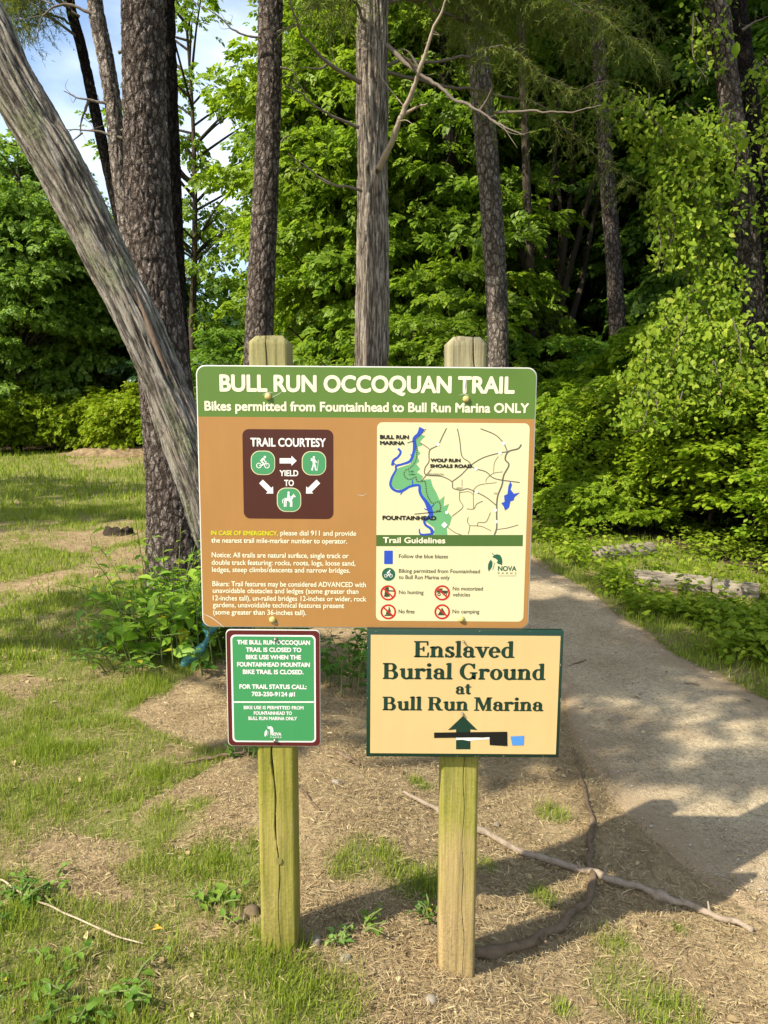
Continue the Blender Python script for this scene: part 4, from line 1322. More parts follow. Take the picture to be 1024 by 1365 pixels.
# knot on the left timber
kb = MB()
kc = at(372, 1148, -0.0005)
for q, rr in enumerate((0.0075, 0.005, 0.0028)):
    th = np.linspace(0, 2 * np.pi, 22, endpoint=False)
    V = np.c_[kc[0] + rr * np.cos(th) * .9, np.full(22, 0.003 - 0.0012 * (3 - q) + 0.0006), kc[2] + Z0 * 0 + rr * np.sin(th) * 1.2]
    kb.add(V, [np.arange(22)[None]])
knot = child('knot', kb.mesh('knot'), NT('knot_wood').done((0.20, 0.17, 0.05, 1), 0.8), post_l)

# ------------------------------------------------------------------ flat sign graphics
FONT_H = {}
def text_verts(body):
    cu = bpy.data.curves.new('lettering', 'FONT')
    cu.body = body
    cu.resolution_u = 4
    o = bpy.data.objects.new('lettering', cu)
    COL.objects.link(o)
    bpy.context.view_layer.update()
    dg = bpy.context.evaluated_depsgraph_get()
    me = bpy.data.meshes.new_from_object(o.evaluated_get(dg))
    V = np.zeros(len(me.vertices) * 3)
    me.vertices.foreach_get('co', V)
    V = V.reshape(-1, 3)
    F = {}
    for p in me.polygons:
        F.setdefault(len(p.vertices), []).append(list(p.vertices))
    bpy.data.objects.remove(o)
    bpy.data.curves.remove(cu)
    bpy.data.meshes.remove(me)
    return V, [np.array(v) for v in F.values()]
CAP = text_verts('H')[0][:, 1].max()

class Plate:
    """draws in the plane of a sign (y = const): picture points are turned into points of that plane"""
    def __init__(s, y0, mapping=lambda x, y: (x, y)):
        s.y0, s.map, s.layer = y0, mapping, 0
        s.st = 0
    def p(s, x, y):
        q = at(*s.map(x, y), s.y0)
        return np.array([q[0], q[2]])
    def pts(s, P):
        return np.array([s.p(*a) for a in P])
    def put(s, mb, Q, faces, lift):
        s.st = (s.st + 1) % 12
        Q = np.asarray(Q)
        mb.add(np.c_[Q[:, 0], np.full(len(Q), s.y0 - lift - s.st * 0.00001), Q[:, 1]], faces)
    def poly(s, mb, P, lift, world=False):
        Q = np.asarray(P) if world else s.pts(P)
        a = 0.5 * np.sum(Q[:, 0] * np.roll(Q[:, 1], -1) - np.roll(Q[:, 0], -1) * Q[:, 1])
        if a < 0: Q = Q[::-1]
        s.put(mb, Q, [np.arange(len(Q))[None]], lift)
    def stroke(s, mb, P, w, lift, world=False, n=None):
        """w in picture pixels of the mapped region, may vary along the line"""
        Q = np.asarray(P) if world else s.pts(P)
        if np.ndim(w) == 0: w = np.full(len(Q), w)
        w = np.asarray(w, float)
        if not world:
            k = np.linalg.norm(s.p(110, 100) - s.p(100, 100)) / 10
            w = w * k
        if n:
            R = catmull(np.c_[Q, np.zeros(len(Q)), w], n)
            Q, w = R[:, :2], R[:, 3]
        T = nrm(np.gradient(Q, axis=0))
        Nn = np.c_[-T[:, 1], T[:, 0]]
        A, B = Q + Nn * w[:, None] / 2, Q - Nn * w[:, None] / 2
        m = len(Q)
        i = np.arange(m - 1)
        s.put(mb, np.vstack([A, B]), [np.stack([i, m + i, m + i + 1, i + 1], 1)], lift)
    def ring(s, mb, c, r0, r1, lift, n=40, world=False, a0=0, a1=2 * math.pi):
        c = np.asarray(c) if world else s.p(*c)
        k = 1 if world else np.linalg.norm(s.p(110, 100) - s.p(100, 100)) / 10
        th = np.linspace(a0, a1, n)
        u = np.c_[np.cos(th), np.sin(th)]
        if r0 <= 0:
            s.put(mb, c + u[:-1] * r1 * k, [np.arange(n - 1)[None]], lift)
        else:
            i = np.arange(n - 1)
            s.put(mb, np.vstack([c + u * r0 * k, c + u * r1 * k]), [np.stack([i, n + i, n + i + 1, i + 1], 1)], lift)
    def rrect(s, mb, x0, y0, x1, y1, r, lift, corners=(1, 1, 1, 1)):
        """rounded rectangle from corner picture points; r in picture units; corners tl tr br bl"""
        Q = s.rr(x0, y0, x1, y1, r, corners)
        s.put(mb, Q, [np.arange(len(Q))[None]], lift)
    def rr(s, x0, y0, x1, y1, r, corners=(1, 1, 1, 1)):
        xm, ym = (x0 + x1) / 2, (y0 + y1) / 2
        X0, X1 = s.p(x0, ym)[0], s.p(x1, ym)[0]
        Z1, Z0_ = s.p(xm, y0)[1], s.p(xm, y1)[1]
        k = np.linalg.norm(s.p(110, 100) - s.p(100, 100)) / 10 * r
        return rrect_pts(X0, Z0_, X1, Z1, k, corners)
    def text(s, mb, body, x0, x1, yt, yb, lift, bold=0.0, align='fit'):
        """one line fitted between picture columns x0..x1, cap top yt, baseline yb"""
        V, F = text_verts(body)
        a, b = s.p(x0, yb), s.p(x1, yb)
        top = s.p((x0 + x1) / 2, yt)[1]
        zb = 0.5 * (a[1] + b[1])
        hh = top - s.p((x0 + x1) / 2, yb)[1]
        sy = (hh - 2 * bold) / CAP
        w = V[:, 0].max() - V[:, 0].min()
        sx = (b[0] - a[0] - 2 * bold) / w
        Q = np.c_[a[0] + bold + (V[:, 0] - V[:, 0].min()) * sx, zb + bold + V[:, 1] * sy]
        if bold > 0:
            for q in range(8):
                c = np.array([math.cos(q * math.pi / 4), math.sin(q * math.pi / 4)]) * bold
                s.put(mb, Q + c, F, lift)
        s.put(mb, Q, F, lift)

def rrect_pts(X0, Z0_, X1, Z1, k, corners=(1, 1, 1, 1), n=9):
    out = []
    for (cx, cz, a, on) in [(X1 - k, Z0_ + k, -90, corners[2]), (X1 - k, Z1 - k, 0, corners[1]), (X0 + k, Z1 - k, 90, corners[0]), (X0 + k, Z0_ + k, 180, corners[3])]:
        if on:
            for t in np.linspace(0, 90, n):
                out.append((cx + k * math.cos(math.radians(a + t)), cz + k * math.sin(math.radians(a + t))))
        else:
            out.append((X1 if cx > (X0 + X1) / 2 else X0, Z1 if cz > (Z0_ + Z1) / 2 else Z0_))
    return np.array(out)

def slab(mb, Q, y0, y1, bev=0.0):
    """outline Q (x,z) extruded from y0 (front) to y1 (back)"""
    n = len(Q)
    c = Q.mean(0)
    V, F = [], []
    V.append(np.c_[c[0] + (Q[:, 0] - c[0]) * (1 - bev / np.ptp(Q[:, 0]) * 2), np.full(n, y0), c[1] + (Q[:, 1] - c[1]) * (1 - bev / np.ptp(Q[:, 1]) * 2)])
    if bev > 0:
        V.append(np.c_[Q[:, 0], np.full(n, y0 + bev), Q[:, 1]])
    V.append(np.c_[Q[:, 0], np.full(n, y1), Q[:, 1]])
    i = np.arange(n)
    j = (i + 1) % n
    for q in range(len(V) - 1):
        F.append(np.stack([q * n + i, (q + 1) * n + i, (q + 1) * n + j, q * n + j], 1))
    m = len(V) - 1
    mb.add(np.vstack(V), [np.vstack(F), i[None], (m * n + i[::-1])[None]])

def paint(name, col, rough=0.42, spec=0.4, fade=0.08, scale=30.0):
    k = NT(name)
    co = k.coord('Object')
    a = k.math('ADD', k.math('MULTIPLY', k.noise(co, 6.0, 4.0), .55), k.math('MULTIPLY', k.noise(k.coord('Object', (38, 38, 4)), 1.0, 4.0), .45))
    b = k.noise(co, 160.0, 3.0, 0.7)
    c = tuple(x * (1 - fade * 1.6) for x in col[:3]) + (1,)
    d = k.mix(a, c, tuple(min(1, x * (1 + fade)) for x in col[:3]) + (1,))
    d = k.mix(k.math('MULTIPLY', k.ramp(b, 0.66, 0.76), 0.30), d, tuple(x * 0.55 for x in col[:3]) + (1,))
    return k.done(d, rough, spec, k.bump(k.noise(co, scale, 3.0), 0.05, 0.002))

PK = 0.62                                       # sunlit picture value -> paint albedo
M_CREAM = paint('cream_print', srgb(252, 240, 190, PK))
M_TAN = paint('tan_print', srgb(196, 142, 78, PK), fade=0.12)
M_HEAD = paint('green_print', srgb(104, 138, 54, PK))
M_BAND = paint('dark_green_print', srgb(84, 118, 52, PK))
M_TITLE = paint('ivory_print', srgb(255, 247, 212, PK * 1.1), fade=.03)
M_WHITE = paint('white_print', srgb(255, 252, 245, PK * 1.05), fade=.03)
M_BROWN = paint('brown_print', srgb(84, 36, 24, PK), fade=.08)
M_PICTO = paint('sea_green_print', srgb(82, 165, 108, PK))
M_YELLOW = paint('yellow_print', srgb(240, 232, 40, PK))
M_BLUE = paint('blue_print', srgb(48, 88, 205, PK))
M_PARK = paint('park_green_print', srgb(120, 190, 128, PK))
M_INK = paint('black_print', srgb(30, 28, 26, PK), fade=.02)
M_ROAD = paint('grey_print', srgb(112, 110, 92, PK))
M_RED = paint('red_print', srgb(215, 40, 35, PK))
M_LOGO = paint('leaf_green_print', srgb(45, 105, 80, PK))
M_SMALLTXT = paint('dark_grey_print', srgb(72, 78, 58, PK))
M_EDGE = paint('bare_aluminium_edge', srgb(225, 222, 210, PK), 0.35, 0.5)
M_DGREEN = paint('bottle_green_paint', srgb(24, 62, 46, PK), 0.45)
M_BOARD = paint('buff_paint', srgb(243, 208, 142, PK), 0.5, fade=.12)
M_CLOSE = paint('jade_print', srgb(74, 166, 100, PK))
M_MAROON = paint('maroon_print', srgb(104, 34, 32, PK))
M_TAPE = paint('black_tape', srgb(26, 25, 25, PK), 0.4)
M_BTAPE = paint('blue_tape', srgb(88, 160, 238, PK), 0.6)
kk = NT('brass_bolt')
M_BOLT = kk.done(kk.mix(kk.noise(kk.coord('Object'), 90.0, 4.0), (0.62, 0.50, 0.16, 1), (0.30, 0.23, 0.08, 1)), 0.45, 0.5)
kk = NT('steel_bolt')
M_STEEL = kk.done(kk.mix(kk.noise(kk.coord('Object'), 120.0, 4.0), (0.45, 0.43, 0.40, 1), (0.12, 0.11, 0.10, 1)), 0.35, 0.5, Metallic=0.8)

def part(name, mb, mat, parent):
    return child(name, mb.mesh(name), mat, parent)

def bolt(parent, px, py, y0, r, mat=None, name='bolt'):
    c = at(px, py, y0)
    mb = MB()
    n = 20
    th = np.linspace(0, 2 * np.pi, n, endpoint=False)
    V, m = [], 0
    for (f, yy) in [(1.0, 0.0), (1.0, -0.0015), (0.92, -0.0035), (0.72, -0.0055), (0.42, -0.0068)]:
        V.append(np.c_[c[0] + f * r * np.cos(th), np.full(n, y0 + yy), c[2] + f * r * np.sin(th)])
    V = np.vstack(V)
    i = np.arange(4)[:, None] * n
    j = np.arange(n)[None]
    F = np.stack([i + j, i + j % n, i + n + j, i + n + j], -1)
    F = np.stack([i + j, i + (j + 1) % n, i + n + (j + 1) % n, i + n + j], -1).reshape(-1, 4)
    mb.add(V, [F, (4 * n + np.arange(n))[None]])
    return child(name, mb.mesh(name, True), mat or M_BOLT, parent)

# pictograms in a unit box (x right, y up, -1..1), drawn with strokes
def pic(pl, mb, kind, c, s, lift):
    c = np.asarray(c)
    P = lambda L: c + np.array(L) * s
    st = lambda L, w: pl.stroke(mb, P(L), w * s, lift, True)
    if kind == 'bike':
        for x in (-.55, .55):
            pl.ring(mb, P((x, -.38)), .27 * s, .38 * s, lift, 24, True)
        st([(-.55, -.38), (-.1, -.35), (.1, .05)], .10); st([(-.1, -.35), (.42, .0), (.55, -.38)], .09)
        st([(.42, .0), (.36, .14), (.52, .16)], .09)
        st([(-.28, .18), (.0, .52), (.2, .58)], .30); st([(.15, .55), (.24, .24), (.42, .18)], .13)
        st([(-.25, .14), (.08, .02), (-.08, -.38)], .19)
        pl.ring(mb, P((.28, .80)), 0, .17 * s, lift, 20, True)
    elif kind == 'hiker':
        pl.ring(mb, P((0, .82)), 0, .16 * s, lift, 20, True)
        st([(0, .62), (.0, .0)], .36); st([(-.02, .05), (-.12, -.4), (-.3, -.98)], .20); st([(.05, .05), (.16, -.4), (.28, -.98)], .20)
        st([(-.28, .68), (-.3, .3)], .26); st([(.1, .52), (.26, .2), (.48, .14)], .13); st([(.62, .45), (.46, -1.0)], .06)
        st([(-.3, -.96), (-.14, -.96)], .1); st([(.28, -.96), (.44, -.96)], .1)
    elif kind == 'horse':
        st([(-.60, .02), (-.2, .06), (.35, .06)], .42); st([(.30, .05), (.55, .5), (.68, .62)], .28); st([(.58, .62), (.90, .40)], .20); st([(.66, .66), (.68, .84)], .09)
        for x, y in ((-.62, -.62), (-.40, -.55), (.22, -.6), (.40, -.6)):
            st([(x * .9, 0), (x, -.45), (x - .03, -.98)], .15)
        st([(-.72, .12), (-.88, -.1), (-.84, -.5)], .12)
        st([(-.06, .78), (-.08, .2)], .30); st([(-.02, .6), (.22, .38), (.36, .42)], .10); st([(-.05, .25), (.10, -.05), (.02, -.36)], .12)
        pl.ring(mb, P((-.05, .98)), 0, .16 * s, lift, 20, True)

def leaf_logo(pl, mb, P0, s, lift):
    """two leaf shapes of the park emblem"""
    q = lambda L: np.array([pl.p(P0[0] + a * s, P0[1] + b * s) for a, b in L])
    pl.poly(mb, q([(30, 25), (45, 12), (62, 8), (80, 14), (90, 30), (95, 55), (92, 78), (78, 72), (66, 70), (58, 58), (66, 48), (52, 36), (40, 32)]), lift, True)
    pl.poly(mb, q([(22, 42), (32, 60), (30, 85), (22, 100), (8, 118), (2, 98), (4, 72), (12, 54)]), lift, True)
    pl.stroke(mb, q([(28, 0), (36, 10), (55, 22), (78, 28)]), 0.0016 * s, lift, True)
    pl.stroke(mb, q([(44, 62), (40, 85), (32, 108)]), 0.0012 * s, lift, True)

# ------------------------------------------------------------------ the trail sign
def shear_line(px, py):
    return (px, py)

def build_trail_sign():
    t = thing('trail_sign', 'large tan trail sign with green title band and yellow map, bolted across both posts', 'sign', (0, 0, 0.839))
    S = Plate(0.0)
    Z = Z0
    outline = rrect_pts(-0.381, Z - 0.602, 0.381, Z, 0.021)
    # shift the picture plane: the fitted sign top sits at z = Z0
    mb = MB(); slab(mb, outline, 0.0, 0.003, 0.0008); part('panel', mb, M_EDGE, t)
    inn = rrect_pts(-0.3785, Z - 0.5995, 0.3785, Z - 0.0025, 0.019)
    zb = S.p(490, 557)[1]
    mb = MB(); S.put(mb, inn[(inn[:, 1] > zb)].tolist() + [], [np.arange((inn[:, 1] > zb).sum())[None]], 0.0004)
    top = np.vstack([[(0.3785, zb)], inn[inn[:, 1] > zb], [(-0.3785, zb)]])
    mb = MB(); S.put(mb, top, [np.arange(len(top))[None]], 0.0004); part('title_band', mb, M_HEAD, t)
    low = np.vstack([inn[inn[:, 1] < zb][:9], [(0.3785, zb)], [(-0.3785, zb)], inn[inn[:, 1] < zb][9:]])
    mb = MB(); S.put(mb, low, [np.arange(len(low))[None]], 0.0004); part('tan_face', mb, M_TAN, t)
    mb = MB()
    S.text(mb, 'BULL RUN OCCOQUAN TRAIL', 293, 686, 500.5, 523.5, 0.0009, 0.0018)
    S.text(mb, 'Bikes permitted from Fountainhead to Bull Run Marina ONLY', 273, 705, 536, 549, 0.0009, 0.0009)
    part('title_lettering', mb, M_TITLE, t)
    # trail courtesy square
    C = Plate(0.0, lambda x, y: (310 + x / 6.827, 560 + y / 6.827))
    mb = MB(); C.rrect(mb, 97, 84, 918, 897, 60, 0.0008); cs = part('courtesy_panel', mb, M_BROWN, t)
    for a_ in (('TRAIL COURTESY', 165, 850, 163, 242, 0.0012, 0.0007), ('YIELD', 430, 600, 455, 510, 0.0012, 0.0005), ('TO', 472, 560, 543, 600, 0.0012, 0.0005)):
        mb = MB(); C.text(mb, *a_); sub(part('courtesy_lettering', mb, M_WHITE, t), cs)
    for (x0, y0, x1, y1) in [(430, 370, 585, 370), (260, 558, 372, 668), (782, 558, 670, 668)]:
        mb = MB()
        d = np.array([x1 - x0, y1 - y0], float); L = np.linalg.norm(d); d /= L; n = np.array([-d[1], d[0]])
        A = np.array([x0, y0]); B = A + d * (L - 48)
        pts = [A + n * 24, B + n * 24, B + n * 46, A + d * L, B - n * 46, B - n * 24, A - n * 24]
        C.poly(mb, [tuple(p) for p in pts], 0.0012); sub(part('arrow', mb, M_WHITE, t), cs)
    for kind, (cx, cy_) in (('bike', (278, 388)), ('hiker', (742, 392)), ('horse', (515, 724))):
        mb = MB(); C.rrect(mb, cx - 110, cy_ - 110, cx + 110, cy_ + 110, 82, 0.0011)
        C.rrect(mb, cx - 103, cy_ - 103, cx + 103, cy_ + 103, 76, 0.0014)
        pb = MB(); pic(C, pb, kind, C.p(cx, cy_), np.linalg.norm(C.p(cx + 66, cy_) - C.p(cx, cy_)), 0.0017)
        # one mesh: rim, field, figure
        allmb = MB()
        C.rrect(allmb, cx - 110, cy_ - 110, cx + 110, cy_ + 110, 82, 0.0011)
        sub(part('pictogram_rim', allmb, M_CREAM, t), cs)
        f = MB(); C.rrect(f, cx - 103, cy_ - 103, cx + 103, cy_ + 103, 76, 0.0014)
        sub(part('pictogram_field', f, M_PICTO, t), cs)
        sub(part({'bike': 'cyclist_symbol', 'hiker': 'hiker_symbol', 'horse': 'rider_symbol'}[kind], pb, M_WHITE, t), cs)
    # small print
    mb = MB()
    S.text(mb, 'IN CASE OF EMERGENCY,', 281.5, 371, 707.5, 713.5, 0.0009, 0.0004)
    part('emergency_lettering', mb, M_YELLOW, t)
    mb = MB()
    for body, x0, x1, yb in [
        ('please dial 911 and provide', 374, 475, 714), ('the nearest trail mile-marker number to operator.', 282, 463, 724),
        ('Notice: All trails are natural surface, single track or', 282.5, 465, 743.5), ('double track featuring: rocks, roots, logs, loose sand,', 282.5, 474, 753.5),
        ('ledges, steep climbs/descents and narrow bridges.', 283, 467, 763), ('Bikers: Trail features may be considered ADVANCED with', 283.5, 488, 782),
        ('unavoidable obstacles and ledges (some greater than', 284, 478, 791), ('12-inches tall), un-railed bridges 12-inches or wider, rock', 284, 488.5, 801),
        ('gardens, unavoidable technical features present', 284, 459, 810), ('(some greater than 36-inches tall).', 284.5, 408.5, 819.5)]:
        S.text(mb, body, x0, x1, yb - 6.8, yb, 0.0009, 0.00030)
    part('notice_lettering', mb, M_TITLE, t)
    # map panel
    G = Plate(0.0, lambda x, y: (495 + x / 4.763, 700 + y / 4.763))
    mb = MB(); S.rrect(mb, 502, 563.5, 702, 828, 8, 0.0008); mp = part('map_panel', mb, M_CREAM, t)
    Mp = Plate(0.0, lambda x, y: (500 + x / 4.876, 560 + y / 4.876))
    mb = MB()
    Mp.poly(mb, [(300, 95), (328, 103), (292, 140), (308, 165), (278, 172), (282, 198), (296, 215), (276, 235), (288, 268), (268, 285), (295, 318), (272, 338), (312, 365), (300, 388),
                 (362, 383), (375, 430), (398, 470), (420, 520), (452, 492), (445, 560), (482, 542), (466, 592), (500, 630), (484, 685), (466, 700), (470, 745), (385, 745), (385, 700),
                 (330, 660), (360, 600), (330, 545), (290, 490), (295, 425), (230, 440), (170, 455), (112, 440), (106, 390), (142, 315), (230, 285), (262, 200), (265, 130)], 0.0010)
    sub(part('park_area', mb, M_PARK, t), mp)
    mb = MB()
    Mp.stroke(mb, [(306, 52), (285, 90), (255, 120), (258, 165), (250, 212), (228, 265), (180, 285), (138, 298), (135, 325), (110, 372), (100, 420), (122, 452), (170, 462), (230, 430), (285, 424),
                   (290, 460), (302, 492), (332, 532), (352, 572), (362, 620), (322, 652), (330, 682), (362, 705), (375, 735)],
              [40, 26, 22, 24, 18, 18, 14, 14, 12, 14, 16, 16, 18, 14, 16, 18, 18, 24, 34, 30, 18, 16, 18, 26], 0.0012, n=160)
    Mp.stroke(mb, [(112, 295), (120, 262), (150, 238), (166, 208), (150, 184)], [18, 16, 14, 14, 14], 0.0012, n=40)
    Mp.stroke(mb, [(380, 738), (300, 742), (286, 705)], [12, 12, 6], 0.0012, n=30)
    for a, b in [((245, 425), (243, 385)), ((245, 235), (228, 222)), ((180, 460), (165, 485)), ((345, 585), (318, 575)), ((362, 570), (385, 545)), ((120, 280), (150, 300))]:
        Mp.stroke(mb, [a, b], [9, 5], 0.0012)
    sub(part('river', mb, M_BLUE, t), mp)
    mb = MB()
    Mp.poly(mb, [(878, 398), (890, 420), (880, 450), (902, 478), (942, 470), (906, 500), (900, 522), (880, 526), (870, 568), (845, 587), (835, 560), (820, 540), (842, 530), (838, 490), (860, 480), (866, 430)], 0.0012)
    sub(part('lake', mb, M_BLUE, t), mp)
    mb = MB()
    for L, w in [([(465, 52), (440, 100), (410, 160), (360, 190), (350, 220), (350, 270), (325, 310), (330, 355), (430, 365), (500, 400), (505, 440), (560, 455), (600, 445), (650, 465), (720, 500), (790, 555)], 6),
                 ([(500, 400), (560, 355), (620, 295), (700, 245), (800, 215), (860, 205)], 6), ([(535, 55), (550, 130), (565, 235), (610, 270), (640, 310), (720, 335), (780, 380), (940, 405)], 6),
                 ([(950, 158), (930, 185), (865, 205), (845, 255), (870, 290), (835, 360), (825, 420), (795, 500), (790, 600), (790, 700), (775, 745)], 9),
                 ([(685, 55), (780, 95), (835, 150), (860, 205)], 6), ([(550, 455), (550, 520), (570, 565), (500, 625)], 4), ([(790, 710), (860, 700), (930, 680)], 4),
                 ([(470, 695), (520, 730), (560, 745)], 4), ([(605, 630), (600, 660), (615, 690), (605, 740)], 3.5), ([(640, 580), (638, 500), (640, 450)], 3), ([(595, 576), (640, 576), (660, 545), (700, 525)], 3.5),
                 ([(750, 600), (720, 660), (670, 665), (665, 690)], 3.5), ([(615, 685), (690, 690), (755, 720)], 3.5), ([(290, 145), (330, 170), (355, 190)], 5), ([(770, 345), (775, 280), (800, 235)], 3),
                 ([(720, 405), (725, 380), (770, 345), (830, 335)], 3), ([(565, 385), (565, 430)], 3), ([(640, 450), (680, 420), (790, 405)], 3), ([(550, 470), (610, 465), (640, 485)], 3)]:
        Mp.stroke(mb, L, w, 0.0013, n=max(6, len(L) * 4))
    sub(part('roads', mb, M_ROAD, t), mp)
    mb = MB()
    Tp = catmull(np.c_[np.array([(330, 60), (265, 130), (270, 180), (268, 250), (240, 300), (195, 330), (190, 360), (220, 385), (265, 370), (270, 395), (300, 400), (325, 400), (335, 470), (350, 510), (375, 540), (415, 530), (425, 580), (400, 588)], float), np.zeros(18)], 130)
    for q in range(0, 129, 2):
        Mp.stroke(mb, [tuple(Tp[q, :2]), tuple(Tp[q + 1, :2])], 7, 0.0015)
    sub(part('trail_line', mb, paint('trail_brown_print', srgb(95, 50, 40, PK)), t), mp)
    for (x, y) in [(410, 158), (835, 150), (812, 215), (655, 318), (660, 466), (787, 660), (782, 585), (466, 600)]:
        mb = MB(); Mp.ring(mb, (x, y), 0, 11, 0.0015, 13); sub(part('map_marker', mb, M_WHITE, t), mp)
    mb = MB(); Mp.poly(mb, [(450, 660), (472, 680), (450, 702), (430, 682)], 0.0015)
    sub(part('map_marker', mb, M_WHITE, t), mp)
    for a, b in [((210, 148), (250, 134)), ((365, 318), (300, 395)), ((255, 610), (430, 592))]:
        mb = MB(); Mp.stroke(mb, [a, b], 4, 0.0016); sub(part('leader_line', mb, M_INK, t), mp)
    for body, x0, x1, y0, y1 in [('BULL RUN', 32, 220, 96, 123), ('MARINA', 32, 193, 135, 161), ('WOLF RUN', 360, 555, 249, 273), ('SHOALS ROAD', 357, 630, 286, 310), ('FOUNTAINHEAD', 48, 398, 621, 649)]:
        mb = MB(); Mp.text(mb, body, x0, x1, y0, y1, 0.0017, 0.0007); sub(part('place_name', mb, M_INK, t), mp)
    mb = MB()
    Mp.text(mb, '5.66', 218, 250, 325, 338, 0.0016); Mp.text(mb, 'miles', 220, 262, 345, 357, 0.0016)
    Mp.text(mb, 'HENDERSON', 345, 445, 346, 360, 0.0016); Mp.text(mb, 'HENRY', 528, 572, 436, 448, 0.0016); Mp.text(mb, 'OX', 772, 795, 470, 482, 0.0016)
    sub(part('map_lettering', mb, M_INK, t), mp)
    # guidelines
    mb = MB(); G.poly(mb, [(32, 62), (963, 62), (961, 133), (32, 133)], 0.0010); gb = part('guidelines_band', mb, M_BAND, t)
    mb = MB(); G.text(mb, 'Trail Guidelines', 74, 470, 77, 114, 0.0014, 0.0005); sub(part('band_lettering', mb, M_TITLE, t), gb)
    mb = MB(); G.rrect(mb, 82, 161, 137, 247, 5, 0.0010); sub(part('blaze_symbol', mb, M_BLUE, t), mp)
    mb = MB(); G.ring(mb, (110, 312), 0, 43, 0.0010, 36); sub(part('bike_disc', mb, M_LOGO, t), mp)
    mb = MB(); pic(G, mb, 'bike', G.p(109, 310), np.linalg.norm(G.p(138, 310) - G.p(109, 310)), 0.0013); sub(part('cyclist_symbol', mb, M_WHITE, t), mp)
    mb = MB()
    for body, x0, x1, yb in [('Follow the blue blazes', 175, 487, 210), ('Biking permitted from Fountainhead', 175, 690, 304), ('to Bull Run Marina only', 175, 498, 343),
                             ('No hunting', 175, 332, 438), ('No motorized', 517, 709, 415), ('vehicles', 517, 628, 453), ('No fires', 173, 275, 560), ('No camping', 515, 686, 560)]:
        G.text(mb, body, x0, x1, yb - 25, yb, 0.0010, 0.00022)
    sub(part('guideline_lettering', mb, M_SMALLTXT, t), mp)
    for (cx, cy_, kind) in [(107, 429, 'gun'), (450, 429, 'car'), (108, 549, 'fire'), (450, 549, 'tent')]:
        mb = MB()
        if kind == 'gun':
            G.stroke(mb, [(100, 395), (98, 425), (92, 455)], 24, 0.0010); G.stroke(mb, [(95, 415), (150, 418)], 9, 0.0010); G.ring(mb, (103, 402), 0, 10, 0.0010, 14); G.stroke(mb, [(112, 430), (112, 455)], 10, 0.0010)
        elif kind == 'car':
            G.stroke(mb, [(416, 420), (486, 424)], 16, 0.0010); G.ring(mb, (430, 440), 5, 11, 0.0010, 16); G.ring(mb, (470, 440), 5, 11, 0.0010, 16); G.stroke(mb, [(432, 408), (452, 406)], 12, 0.0010)
        elif kind == 'fire':
            G.poly(mb, [(92, 566), (98, 540), (106, 552), (112, 512), (124, 545), (120, 568)], 0.0010); G.stroke(mb, [(84, 572), (130, 572)], 8, 0.0010)
        else:
            G.poly(mb, [(420, 572), (450, 522), (462, 545), (480, 572)], 0.0010)
        sub(part('guideline_symbol', mb, M_SMALLTXT, t), mp)
        mb = MB(); G.ring(mb, (cx, cy_), 39, 50, 0.0013, 40); G.stroke(mb, [(cx - 33, cy_ - 30), (cx + 33, cy_ + 30)], 10, 0.0013)
        sub(part('prohibition_ring', mb, M_RED, t), mp)
    mb = MB(); leaf_logo(G, mb, (738, 176), 1.0, 0.0010)
    G.text(mb, 'NOVA', 803, 922, 259, 291, 0.0010, 0.0006); G.text(mb, 'P A R K S', 803, 922, 299, 312, 0.0010)
    G.stroke(mb, [(803, 322), (922, 322)], 2.5, 0.0010)
    sub(part('park_emblem', mb, M_LOGO, t), mp)
    for (px, py) in [(357.5, 528.5), (621.5, 532), (363.5, 826), (615, 825)]:
        bolt(t, px, py, -0.0006, 0.0078)
    # bent lower left corner: pale scratches along the crease and round the bolts
    mb = MB()
    S.stroke(mb, [(271, 818), (282, 823), (294, 832), (299, 836)], [.5, 1.3, 1.0, .4], 0.0007)
    S.stroke(mb, [(350, 527), (356, 523), (364, 523)], [.3, 1.0, .4], 0.0007); S.stroke(mb, [(362, 530), (372, 525), (377, 521)], [.8, 0.8, .2], 0.0007)
    S.stroke(mb, [(358, 822), (366, 832), (374, 829)], [.3, 1.0, .3], 0.0007); S.stroke(mb, [(476, 659), (483, 661), (490, 657)], [.3, .9, .2], 0.0007)
    S.stroke(mb, [(612, 527), (618, 525), (626, 527)], [.3, .9, .3], 0.0007)
    part('scratch_marks', mb, M_EDGE, t)
    return t

def sub(o, parent):
    """make a part of the sign a piece of one of its parts (both carry world-placed meshes)"""
    o.parent = parent
    return o

trail_sign = build_trail_sign()

